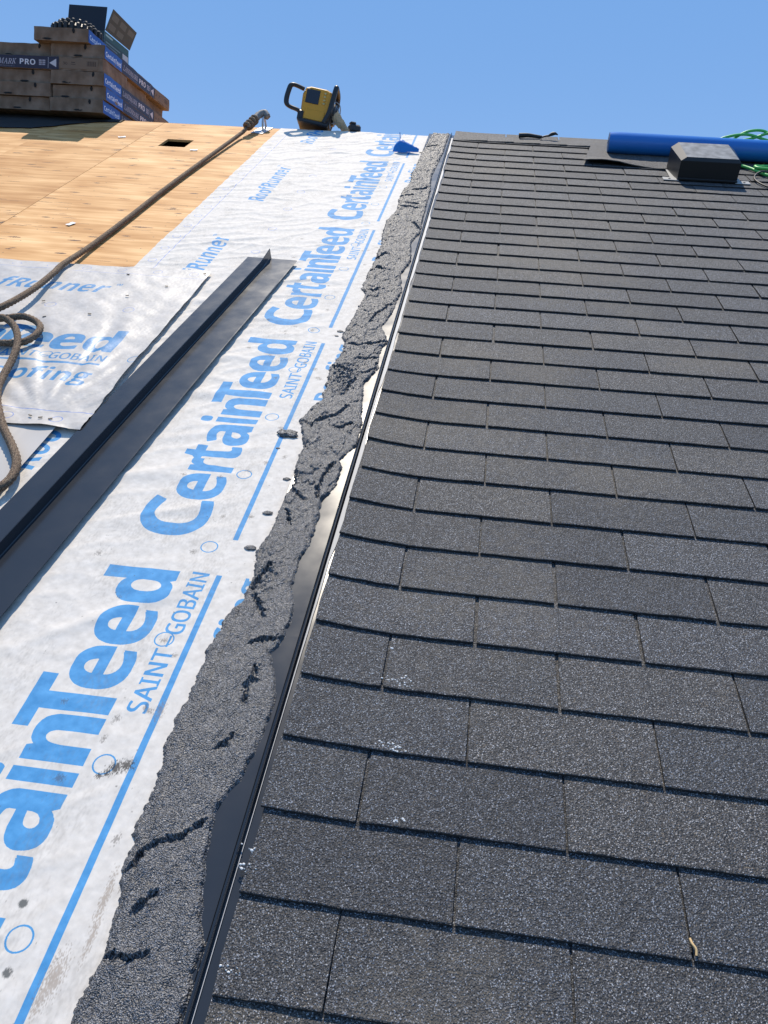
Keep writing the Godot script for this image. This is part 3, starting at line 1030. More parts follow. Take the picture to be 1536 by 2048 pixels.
# ------------------------------------------------------------------ roof cement
func table(t: Array, y: float) -> float:
	for k in range(0, t.size() - 2, 2):
		if y <= t[k + 2]: return lerpf(t[k + 1], t[k + 3], clampf((y - t[k]) / maxf(t[k + 2] - t[k], 1e-5), 0, 1))
	return t[t.size() - 1]

func build_cement() -> void:
	var left := [-1.0, -0.30, -0.054, -0.297, -0.025, -0.298, 0.005, -0.295, 0.021, -0.290, 0.034, -0.288, 0.051, -0.291, 0.077, -0.296, 0.111, -0.299, 0.129, -0.306, 0.163, -0.310, 0.203, -0.316, 0.229, -0.314, 0.261, -0.314, 0.286, -0.318, 0.319, -0.316, 0.348, -0.325, 0.400, -0.327, 0.437, -0.322, 0.472, -0.315, 0.492, -0.321, 0.529, -0.318, 0.558, -0.321, 0.604, -0.311, 0.645, -0.307, 0.682, -0.293, 0.739, -0.290, 0.781, -0.295, 0.809, -0.302, 0.828, -0.304, 0.888, -0.293, 0.922, -0.286, 0.959, -0.293, 1.025, -0.288, 1.064, -0.279, 1.125, -0.290, 1.171, -0.296, 1.221, -0.293, 1.268, -0.301, 1.356, -0.330, 1.416, -0.317, 1.471, -0.294, 1.567, -0.299, 1.650, -0.309, 1.768, -0.286, 1.829, -0.296, 1.876, -0.312, 1.963, -0.303, 2.047, -0.297, 2.105, -0.298, 2.197, -0.286, 2.260, -0.311, 2.413, -0.310, 2.548, -0.304, 2.733, -0.306, 2.827, -0.319, 3.008, -0.321, 3.151, -0.298, 3.367, -0.311, 3.508, -0.302, 3.588, -0.284, 3.746, -0.299, 3.872, -0.289, 4.149, -0.286, 4.399, -0.277, 4.584, -0.267]
	var right := [-1.0, -0.168, -0.035, -0.169, 0.015, -0.174, 0.053, -0.175, 0.071, -0.182, 0.099, -0.191, 0.139, -0.199, 0.164, -0.207, 0.192, -0.211, 0.221, -0.215, 0.249, -0.215, 0.274, -0.206, 0.295, -0.192, 0.324, -0.191, 0.377, -0.181, 0.414, -0.177, 0.466, -0.180, 0.537, -0.205, 0.554, -0.213, 0.582, -0.201, 0.653, -0.194, 0.731, -0.213, 0.807, -0.218, 0.863, -0.208, 0.951, -0.205, 1.014, -0.213, 1.064, -0.192, 1.140, -0.189, 1.182, -0.202, 1.248, -0.170, 1.328, -0.171, 1.387, -0.180, 1.504, -0.195, 1.560, -0.204, 1.658, -0.175, 1.720, -0.184, 1.790, -0.183, 1.827, -0.170, 1.943, -0.205, 2.039, -0.185, 2.155, -0.182, 2.231, -0.174, 2.385, -0.198, 2.520, -0.175, 2.731, -0.198, 2.843, -0.174, 3.153, -0.182, 3.425, -0.185, 3.694, -0.202, 4.150, -0.181, 4.584, -0.179]
	var cracks := [[-0.22, 0.219, -0.244, 0.192, -0.278, 0.177, -0.294, 0.161, -0.301, 0.137], [-0.236, 0.033, -0.255, 0.024, -0.283, 0.022], [-0.224, 0.519, -0.221, 0.491, -0.228, 0.472, -0.223, 0.441], [-0.204, 0.587, -0.224, 0.581, -0.248, 0.57], [-0.222, 0.372, -0.229, 0.355, -0.241, 0.347], [-0.263, 0.675, -0.241, 0.639], [-0.279, 1.042, -0.268, 1.027, -0.246, 1.011], [-0.206, 1.159, -0.219, 1.1, -0.222, 1.058, -0.218, 1.019], [-0.191, 1.341, -0.211, 1.329, -0.231, 1.317], [-0.222, 1.429, -0.238, 1.377, -0.271, 1.363, -0.295, 1.325], [-0.194, 2.108, -0.228, 2.026, -0.241, 1.964], [-0.172, 1.824, -0.217, 1.807, -0.247, 1.796, -0.279, 1.802], [-0.183, 1.719, -0.207, 1.706, -0.233, 1.712], [-0.176, 1.684, -0.176, 1.647, -0.199, 1.62], [-0.313, 1.676, -0.293, 1.648, -0.26, 1.632], [-0.221, 1.577, -0.235, 1.545, -0.241, 1.495], [-0.273, 0.966, -0.255, 0.914], [-0.281, 0.71, -0.275, 0.741, -0.262, 0.784], [-0.288, 1.116, -0.281, 1.062], [-0.272, 0.692, -0.252, 0.653], [-0.27, 0.081, -0.263, 0.092, -0.254, 0.109], [-0.294, 3.174, -0.257, 3.173, -0.211, 3.17], [-0.256, 3.437, -0.226, 3.443, -0.199, 3.485], [-0.319, 3.353, -0.258, 3.353], [-0.27, 3.236, -0.219, 3.227], [-0.294, 2.229, -0.267, 2.213, -0.248, 2.248], [-0.31, 2.414, -0.282, 2.431, -0.264, 2.423], [-0.304, 2.549, -0.268, 2.581], [-0.208, 2.968, -0.177, 2.882], [-0.265, 4.259, -0.219, 4.294]]
	var segs := []
	for c in cracks:
		for k in range(0, c.size() - 2, 2): segs.append([Vector2(c[k], c[k + 1]), Vector2(c[k + 2], c[k + 3])])
	var s := Soup.new()
	var y0 := -0.5
	var y1 := 4.585
	var nx := 84
	var dy := 0.0025
	var ny := int((y1 - y0) / dy)
	var xa := -0.345
	var xb := -0.160
	var lump := FastNoiseLite.new()
	lump.seed = 55; lump.frequency = 1.0; lump.fractal_octaves = 3
	var rowl := PackedFloat32Array()
	var rowr := PackedFloat32Array()
	var rows := []
	for b in ny + 1:
		var y := y0 + dy * b
		rowl.append(table(left, y) - 0.003 + 0.006 * lump.get_noise_2d(y * 22.0, 1.0) + 0.004 * lump.get_noise_2d(y * 70.0, 5.0))
		rowr.append(minf(table(right, y) + 0.006, -0.1665) + 0.004 * lump.get_noise_2d(y * 26.0, 31.0) + 0.002 * lump.get_noise_2d(y * 90.0, 35.0))
		var near := []
		for q in segs:
			if y > minf(q[0].y, q[1].y) - 0.03 and y < maxf(q[0].y, q[1].y) + 0.03: near.append(q)
		rows.append(near)
	var pos := func(a: int, b: int) -> Vector3:
		var x := lerpf(xa, xb, float(a) / nx)
		var y := y0 + dy * b
		var e := minf(x - rowl[b], rowr[b] - x)
		var base := maxf(strip_z(x, y), 0.0004 + valley_z(x) if x > -0.2905 else -0.02)
		if e < -0.008: return Vector3(x, y, base - 0.004)
		var rough := smoothstep(0.9, 1.9, y) * 0.6 + 0.4
		var th := 0.0075 + 0.0045 * lump.get_noise_2d(x * 26.0, y * 14.0) + 0.0024 * rough * lump.get_noise_2d(x * 90.0, y * 60.0) + 0.0012 * lump.get_noise_2d(x * 240.0, y * 240.0)
		var messy := maxf(0.0, 1.0 - Vector2((x + 0.255) / 0.06, (y - 1.60) / 0.13).length())
		messy = maxf(messy, 0.7 * maxf(0.0, 1.0 - Vector2((x + 0.27) / 0.05, (y - 0.76) / 0.1).length()))
		var n1 := lump.get_noise_2d(x * 17.0 + 30.0, y * 9.0)
		var crease := 1.0 - clampf(absf(n1) / 0.035, 0, 1)
		var broken := smoothstep(0.55, 1.1, y) * lerpf(0.60, 0.40, smoothstep(1.8, 3.0, y)) + 0.08
		th += broken * (0.0040 * smoothstep(-0.02, 0.02, n1) - 0.0020) - broken * crease * 0.0050 * smoothstep(-0.05, 0.2, lump.get_noise_2d(x * 8.0, y * 6.0 + 70.0))
		var n2 := lump.get_noise_2d(x * 30.0 - 60.0, y * 16.0 + 15.0)
		th -= broken * (1.0 - clampf(absf(n2) / 0.03, 0, 1)) * 0.0030 * smoothstep(0.0, 0.25, lump.get_noise_2d(x * 12.0 + 90.0, y * 9.0))
		th += messy * 0.011 * lump.get_noise_2d(x * 70.0 + 5.0, y * 60.0)
		for q in rows[b]:
			var p := Vector2(x + 0.007 * lump.get_noise_2d(x * 90.0, y * 90.0), y + 0.007 * lump.get_noise_2d(x * 90.0 + 40.0, y * 90.0))
			var c: Vector2 = Geometry2D.get_closest_point_to_segment(p, q[0], q[1])
			var wide := 0.0036 if y < 2.4 else 0.006
			var dist := p.distance_to(c)
			if dist < wide: th -= 0.016 * (1.0 - dist / wide)
			elif dist < wide * 3.2 and p.y > c.y: th += 0.0035 * (1.0 - (dist - wide) / (wide * 2.2))
		th = maxf(th, 0.0010)
		var t := clampf(e / 0.011, -1.0, 1.0)
		return Vector3(x, y, base + (th if t > 0.99 else (sqrt(maxf(0.0, 1.0 - (1.0 - t) * (1.0 - t))) * th if t > 0 else t * 0.004)))
	var keep := func(a: int, b: int) -> bool:
		var x := lerpf(xa, xb, float(a) / nx)
		var e := minf(minf(x - rowl[b], rowr[b] - x), minf(x - rowl[b + 1], rowr[b + 1] - x))
		return e > -0.0095
	s.grid(nx, ny, pos, func(a: int, b: int) -> Vector2: return Vector2(lerpf(xa, xb, float(a) / nx), y0 + dy * b), keep)
	var t := thing("roof_cement", "thick cracked band of black roof tar trowelled between underlayment and flashing", "roof tar", roof_tf(Vector3.ZERO))
	part("band", s.mesh(), M.cement, t)
	# crumbs that fell beside the band
	var spots := [[-0.349, 1.286, 0.026, "largest tar blob, stuck to the tar band's left edge"], [-0.306, 1.095, 0.009, "tar crumb touching the tar band just below the largest blob"], [-0.317, 0.962, 0.011, "tar crumb beside the band next to the start of the blue underline"], [-0.323, 0.84, 0.012, "tar crumb beside the gap between two blue underlines"], [-0.326, 1.903, 0.010, "upper tar crumb of the pair high beside the tar band"], [-0.330, 1.87, 0.006, "tiny lower tar crumb of the pair high beside the band"], [-0.358, 1.22, 0.005, "tiny tar speck on the blue underline below the largest blob"]]
	for p in spots:
		var c := Soup.new()
		var r: float = p[2]
		blob(c, Vector3(r * 1.0, r * 0.62, r * 0.22), int(p[1] * 100))
		var o := thing("tar_crumb", p[3], "tar crumb", roof_tf(Vector3(p[0], p[1], strip_z(p[0], p[1]) + r * 0.12)), "tar crumbs beside the band")
		part("crumb", c.mesh(), M.cement, o)

func blob(s: Soup, r: Vector3, sd: int) -> void:
	var nz := FastNoiseLite.new()
	nz.seed = sd; nz.frequency = 0.9; nz.fractal_octaves = 2
	var nu := 14
	var nv := 8
	s.grid(nu, nv, func(a: int, b: int) -> Vector3:
		var th := TAU * (a % nu) / nu
		var ph := PI * (float(b) / nv - 0.5)
		var d := Vector3(cos(ph) * cos(th), cos(ph) * sin(th), sin(ph))
		return d * r * (1.0 + 0.6 * nz.get_noise_3dv(d * 1.9)), func(a: int, b: int) -> Vector2: return Vector2(a * 0.005, b * 0.005))

# ------------------------------------------------------------------ rope and its anchor
func build_rope() -> void:
	var t := thing("rope", "long brown braided rope running down from the ridge anchor into loops", "rope", roof_tf(Vector3.ZERO))
	var p := [Vector3(-1.300, 4.44, 0.045), Vector3(-1.318, 4.34, 0.024), Vector3(-1.335, 4.238, 0.012), Vector3(-1.366, 3.689, 0.005), Vector3(-1.382, 3.213, 0.004), Vector3(-1.386, 2.797, 0.004), Vector3(-1.393, 2.457, 0.005), Vector3(-1.388, 2.217, 0.021), Vector3(-1.376, 2.130, 0.026), Vector3(-1.363, 1.993, 0.034), Vector3(-1.356, 1.866, 0.046), Vector3(-1.364, 1.760, 0.055), Vector3(-1.42, 1.650, 0.050), Vector3(-1.55, 1.60, 0.035), Vector3(-1.62, 1.67, 0.028), Vector3(-1.56, 1.74, 0.028),
		Vector3(-1.45, 1.735, 0.026), Vector3(-1.370, 1.747, 0.024), Vector3(-1.308, 1.766, 0.028), Vector3(-1.267, 1.755, 0.028), Vector3(-1.230, 1.727, 0.028), Vector3(-1.209, 1.696, 0.028), Vector3(-1.200, 1.654, 0.028), Vector3(-1.208, 1.615, 0.027), Vector3(-1.228, 1.597, 0.026), Vector3(-1.285, 1.590, 0.024), Vector3(-1.38, 1.585, 0.024), Vector3(-1.50, 1.55, 0.026), Vector3(-1.54, 1.60, 0.055), Vector3(-1.48, 1.65, 0.075),
		Vector3(-1.40, 1.664, 0.072), Vector3(-1.320, 1.673, 0.066), Vector3(-1.298, 1.672, 0.063), Vector3(-1.272, 1.658, 0.057), Vector3(-1.246, 1.631, 0.051), Vector3(-1.219, 1.588, 0.046), Vector3(-1.197, 1.533, 0.038), Vector3(-1.184, 1.478, 0.030), Vector3(-1.174, 1.434, 0.028), Vector3(-1.162, 1.383, 0.026), Vector3(-1.145, 1.332, 0.026), Vector3(-1.111, 1.267, 0.026), Vector3(-1.090, 1.235, 0.026), Vector3(-1.057, 1.187, 0.024), Vector3(-1.029, 1.150, 0.019), Vector3(-0.995, 1.111, 0.018), Vector3(-0.958, 1.065, 0.018), Vector3(-0.933, 1.027, 0.018), Vector3(-0.918, 0.986, 0.017), Vector3(-0.916, 0.947, 0.017), Vector3(-0.935, 0.915, 0.017), Vector3(-1.02, 0.86, 0.017), Vector3(-1.25, 0.80, 0.017)]
	var s := Soup.new()
	sweep(s, smooth_path(p, 0.0032), 0.0096, 24, 6, 330.0, 0.34)
	part("strand", s.mesh(), M.rope, t)
	var k := Soup.new()                                # the knot: turns laid over each other below the anchor
	var h := []
	for a in 40:
		var u := a / 39.0
		var c := Vector3(-1.314, 4.36, 0.034).lerp(Vector3(-1.298, 4.50, 0.052), u)
		var ph := u * TAU * 3.5
		h.append(c + Vector3(cos(ph) * 0.017, 0.006 * sin(ph * 0.5), sin(ph) * 0.016))
	sweep(k, smooth_path(h, 0.004), 0.0105, 16, 6, 330.0, 0.3)
	part("knot", k.mesh(), M.rope, t)
	var e := Soup.new()                                # taped, frayed eye
	sweep(e, smooth_path([Vector3(-1.302, 4.49, 0.045), Vector3(-1.29, 4.545, 0.062), Vector3(-1.262, 4.575, 0.070), Vector3(-1.240, 4.555, 0.055)], 0.006), 0.019, 14, 5, 250.0, 0.3)
	part("taped_eye", e.mesh(), std(L(0.22, 0.21, 0.20), 0.7), t)
	var a := thing("roof_anchor", "galvanised metal roof anchor plate holding the rope at the ridge", "roof anchor", roof_tf(Vector3(-1.262, 4.50, DECK)))
	var b := Soup.new()
	b.bevel_box(Vector3(0, 0, 0.0025), Vector3(0.075, 0.16, 0.004), 0.0012)
	var plate := part("plate", b.mesh(), M.steel, a, Vector3.ZERO, Basis(Vector3(0, 0, 1), -0.15))
	var r := Soup.new()
	var rp := []
	for q in 17: rp.append(Vector3(0.002, 0.045 + cos(PI * q / 16.0) * 0.034, 0.004 + sin(PI * q / 16.0) * 0.06))
	sweep(r, smooth_path(rp, 0.006), 0.006, 10)
	part("ring", r.mesh(), M.steel, a)
	for q in 4:
		var n := Soup.new()
		n.bevel_box(Vector3((q % 2 - 0.5) * 0.05, (q / 2 - 0.5) * 0.12, 0.006), Vector3(0.012, 0.012, 0.004), 0.002)
		part("screw_head", n.mesh(), M.steel, plate)

# ------------------------------------------------------------------ bundles at the ridge
func ridge_tf(x: float, d: float, up: float, turn := 0.0) -> Transform3D:   # level with the world, measured from the ridge
	return Transform3D(Basis(Vector3.UP, turn), TB * Vector3(x, RIDGE, DECK) + Vector3(0, up, -d))

func bundle(x: float, d: float, up: float, turn: float, label: String, sd: int, labelled := true, tears := 2) -> void:
	var t := thing("shingle_bundle", label, "shingle bundle", ridge_tf(x, d, up, turn), "shingle bundles stacked on the ridge")
	var W := 0.326
	var H := 0.0715
	var D := 1.0
	var nz := FastNoiseLite.new()
	nz.seed = sd; nz.frequency = 1.0; nz.fractal_octaves = 2
	var bulge := func(p: Vector3) -> Vector3:
		var q := p
		var inside := clampf(minf(0.5 * W - absf(p.x), 0.5 * D - absf(p.z)) / 0.05, 0, 1)
		q.y += nz.get_noise_2d(p.x * 9.0 + sd, p.z * 7.0) * (0.0035 if p.y > 0.03 else 0.0025) * (1.0 if p.y > 0.03 else 0.3)
		q.x += nz.get_noise_2d(p.z * 8.0, p.y * 20.0 + sd) * 0.003
		q.z += nz.get_noise_2d(p.x * 10.0, p.y * 20.0 + sd + 9.0) * 0.004
		return q
	var s := Soup.new()
	var faces := [[Vector3(-W / 2, 0, D / 2), Vector3(W, 0, 0), Vector3(0, H, 0), 8, 3], [Vector3(W / 2, 0, D / 2), Vector3(0, 0, -D), Vector3(0, H, 0), 18, 3],
		[Vector3(W / 2, 0, -D / 2), Vector3(-W, 0, 0), Vector3(0, H, 0), 8, 3], [Vector3(-W / 2, 0, -D / 2), Vector3(0, 0, D), Vector3(0, H, 0), 18, 3],
		[Vector3(-W / 2, H, D / 2), Vector3(W, 0, 0), Vector3(0, 0, -D), 8, 18], [Vector3(-W / 2, 0, -D / 2), Vector3(W, 0, 0), Vector3(0, 0, D), 8, 18]]
	for f in faces:
		s.grid(f[3], f[4], func(a: int, b: int) -> Vector3: return bulge.call(f[0] + f[1] * (float(a) / f[3]) + f[2] * (float(b) / f[4])), func(a: int, b: int) -> Vector2: return Vector2(a, b) * 0.1)
	var wrap := part("wrapper", s.mesh(), M.card, t)
	var panel := func(z0: float, z1: float, y0: float, y1: float, mat: Material, called: String) -> void:
		var q := Soup.new()
		var n := 10
		q.grid(n, 2, func(a: int, b: int) -> Vector3: return bulge.call(Vector3(W / 2, lerpf(y0, y1, b / 2.0), lerpf(z0, z1, float(a) / n))) + Vector3(0.0018, 0, 0), func(a: int, b: int) -> Vector2: return Vector2(float(a) / n, 1.0 - b / 2.0))
		part(called, q.mesh(), mat, t)
	if labelled:
		panel.call(D / 2 - 0.004, D / 2 - 0.235, 0.002, H - 0.002, M.blue_label, "blue_label")
		panel.call(D / 2 - 0.24, -D / 2 + 0.27, 0.002, H - 0.002, M.purple_label, "purple_label")
		panel.call(-D / 2 + 0.262, -D / 2 + 0.03, 0.008, H - 0.008, M.bar_label, "printed_panel")
	var r := RandomNumberGenerator.new()
	r.seed = sd
	for k in tears:
		var q := Soup.new()
		var cx := r.randf_range(0.04, 0.12) if k == 0 else r.randf_range(-0.13, 0.02)
		var w := 0.009 if k == 0 else 0.03
		var y0 := H * 0.62 if k == 0 else 0.004
		var y1 := H - 0.001 if k == 0 else 0.014
		q.grid(4, 2, func(a: int, b: int) -> Vector3: return bulge.call(Vector3(cx + (a / 2.0 - 1.0) * w * (1.0 - 0.5 * absf(b - 1.0)), lerpf(y0, y1, b / 2.0), D / 2)) + Vector3(0, 0, 0.0015), func(a: int, b: int) -> Vector2: return Vector2(a, b))
		part("torn_slot", q.mesh(), M.dark, wrap)

func build_stack() -> void:
	var X := -2.205
	var H := 0.074
	var d := 0.38
	var names := ["bottom layer", "second layer", "third layer"]
	for l in 3:
		for k in 3:
			var where: String = ["right-hand", "middle", "left-hand"][k]
			bundle(X - 0.165 - k * 0.333 + 0.006 * ((l * 5 + k * 3) % 3 - 1), d + 0.012 * ((l + k) % 2), 0.006 + l * H, 0.0, "%s cardboard-wrapped shingle bundle in the %s of the ridge stack" % [where, names[l]], 100 + l * 7 + k, k == 0)
	for k in 3:
		var where: String = ["front", "middle", "back"][k]
		bundle(X - 0.508 - 0.02 * k, d - 0.335 + k * 0.334, 0.006 + 3 * H, -PI / 2, "%s crosswise shingle bundle, fourth layer up in the ridge stack" % where, 140 + k, true, 0)
	bundle(X - 0.168, d + 0.01, 0.006 + 4 * H, 0.0, "right-hand shingle bundle in the fifth layer, under the topmost bundle", 150)
	bundle(X - 0.506, d + 0.03, 0.006 + 4 * H, 0.0, "left-hand shingle bundle in the fifth layer of the ridge stack", 151, false)
	bundle(X - 0.262, d - 0.02, 0.006 + 5 * H, 0.02, "topmost shingle bundle, carrying the black nail coil and open box", 152)
	# black felt thrown over the ridge under the stack
	var s := Soup.new()
	var fx := func(a: int, b: int) -> Vector2:
		var x := lerpf(-3.3, -2.13, a / 40.0)
		var w := 0.06 + 0.28 * smoothstep(-2.16, -2.65, x) + 0.02 * fine.get_noise_2d(x * 9.0, 3.0)
		return Vector2(x, lerpf(-w, 0.10, b / 12.0))
	s.grid(40, 12, func(a: int, b: int) -> Vector3:
		var p: Vector2 = fx.call(a, b)
		var z := DECK + 0.003 + 0.003 * fine.get_noise_2d(p.x * 7.0, p.y * 9.0) + 0.003
		if p.y <= 0: return Vector3(p.x, RIDGE + p.y, z)
		return Vector3(p.x, RIDGE, DECK) + TB.inverse() * Vector3(0, 0.0035, -p.y), fx)
	var f := thing("black_felt", "black roofing felt draped over the ridge under the bundle stack", "roofing felt", roof_tf(Vector3.ZERO))
	part("sheet", s.mesh(), std(L(0.015, 0.015, 0.016), 0.85), f)
	# nail coil lying on the top bundle
	var top := 0.006 + 6 * H + 0.003
	var c := thing("nail_coil", "black toothed coil of collated nails on the topmost bundle", "nail coil", ridge_tf(X - 0.258, 0.06, top))
	var core := Soup.new()
	lathe(core, [Vector2(0.0, 0.078), Vector2(0.06, 0.075), Vector2(0.10, 0.062), Vector2(0.128, 0.038), Vector2(0.13, 0.004), Vector2(0.12, 0.0), Vector2(0.0, 0.0)], 32)
	var hub := part("coil_core", core.mesh(), M.black_rubber, c)
	var tooth := Soup.new()
	tooth.bevel_box(Vector3(0.134, 0.032, 0), Vector3(0.026, 0.044, 0.022), 0.006)
	var tm := tooth.mesh()
	for k in 24: part("tooth", tm, M.black_rubber, hub, Vector3.ZERO, Basis(Vector3.UP, TAU * k / 24.0))
	var tooth2 := Soup.new()
	tooth2.bevel_box(Vector3(0.092, 0.072, 0), Vector3(0.034, 0.024, 0.019), 0.005)
	var tm2 := tooth2.mesh()
	for k in 18: part("tooth", tm2, M.black_rubber, hub, Vector3.ZERO, Basis(Vector3.UP, TAU * (k + 0.3) / 18.0))
	# open carton behind it
	var bx := thing("open_carton", "open dark green carton with raised flaps on top of the shingle stack", "carton", ridge_tf(-2.508, 0.42, top, -0.03))
	var wall_m := std(L(0.020, 0.045, 0.048), 0.6)
	var gi := Image.create(256, 128, false, Image.FORMAT_RGB8)
	gi.fill(Color(0.16, 0.24, 0.24))
	gi.fill_rect(Rect2i(0, 0, 256, 40), Color(0.20, 0.34, 0.33))
	gi.fill_rect(Rect2i(14, 10, 70, 12), Color(0.62, 0.72, 0.70))
	gi.fill_rect(Rect2i(14, 52, 150, 8), Color(0.45, 0.52, 0.52))
	gi.fill_rect(Rect2i(14, 70, 120, 8), Color(0.42, 0.48, 0.48))
	gi.fill_rect(Rect2i(190, 46, 60, 72), Color(0.74, 0.76, 0.77))
	var gm := std(Color.WHITE, 0.55)
	gm.albedo_texture = tex(gi)
	var fi := Image.create(256, 128, false, Image.FORMAT_RGB8)
	fi.fill(Color(0.25, 0.26, 0.25))
	for k in 5: fi.fill_rect(Rect2i(12 + (k % 3) * 84, 18 + (k / 3) * 56, 62, 34), Color(0.36, 0.37, 0.36))
	var fm := std(Color.WHITE, 0.6)
	fm.albedo_texture = tex(fi)
	var w := 0.125
	var dd := 0.165
	var hh := 0.125
	var one := func(called: String, a: Vector3, b: Vector3, cc: Vector3, e: Vector3, mat: Material) -> void:
		var q := Soup.new()
		var nn := (cc - a).cross(b - a).normalized() * 0.004
		q.quad(a, b, cc, e, Vector2(0, 1), Vector2(0, 0), Vector2(1, 0), Vector2(1, 1))
		q.quad(e - nn, cc - nn, b - nn, a - nn, Vector2(0, 1), Vector2(0, 0), Vector2(1, 0), Vector2(1, 1))
		var pts := [a, b, cc, e]
		for k in 4: q.quad(pts[k] - nn, pts[(k + 1) % 4] - nn, pts[(k + 1) % 4], pts[k])
		part(called, q.mesh(), mat, bx)
	one.call("side", Vector3(-w, 0, dd), Vector3(-w, hh, dd), Vector3(w, hh, dd), Vector3(w, 0, dd), wall_m)
	one.call("side", Vector3(w + 0.004, 0, dd), Vector3(w + 0.004, hh, dd), Vector3(w + 0.004, hh, -dd), Vector3(w + 0.004, 0, -dd), gm)
	one.call("side", Vector3(w, 0, -dd), Vector3(w, hh, -dd), Vector3(-w, hh, -dd), Vector3(-w, 0, -dd), wall_m)
	one.call("side", Vector3(-w - 0.004, 0, -dd), Vector3(-w - 0.004, hh, -dd), Vector3(-w - 0.004, hh, dd), Vector3(-w - 0.004, 0, dd), wall_m)
	one.call("flap", Vector3(-w, hh + 0.002, dd - 0.01), Vector3(-w + 0.004, hh + 0.155, dd - 0.03), Vector3(w + 0.006, hh + 0.145, dd - 0.03), Vector3(w, hh + 0.002, dd - 0.01), std(L(0.012, 0.016, 0.028), 0.7))
	one.call("flap", Vector3(w + 0.012, hh + 0.002, dd), Vector3(w + 0.060, hh + 0.125, dd - 0.01), Vector3(w + 0.060, hh + 0.11, -dd), Vector3(w + 0.012, hh + 0.002, -dd), fm)
	one.call("bottom", Vector3(-w, 0.004, dd), Vector3(-w, 0.004, -dd), Vector3(w, 0.004, -dd), Vector3(w, 0.004, dd), wall_m)
	one.call("white_label", Vector3(-0.01, 0.035, dd + 0.006), Vector3(-0.01, 0.105, dd + 0.006), Vector3(0.09, 0.105, dd + 0.006), Vector3(0.09, 0.035, dd + 0.006), std(L(0.55, 0.57, 0.60), 0.6))

func lathe(s: Soup, prof: Array, n: int) -> void:    # prof: (radius, height) from the top inwards-out, spun about y
	for k in prof.size() - 1:
		var p: Vector2 = prof[k]
		var q: Vector2 = prof[k + 1]
		for a in n:
			var u := TAU * a / n
			var w := TAU * (a + 1) / n
			var A := Vector3(p.x * cos(u), p.y, p.x * sin(u))
			var B := Vector3(p.x * cos(w), p.y, p.x * sin(w))
			var C := Vector3(q.x * cos(w), q.y, q.x * sin(w))
			var D := Vector3(q.x * cos(u), q.y, q.x * sin(u))
			if p.x > 1e-6: s.quad(A, B, C, D)
			else: s.quad(A, A, C, D)

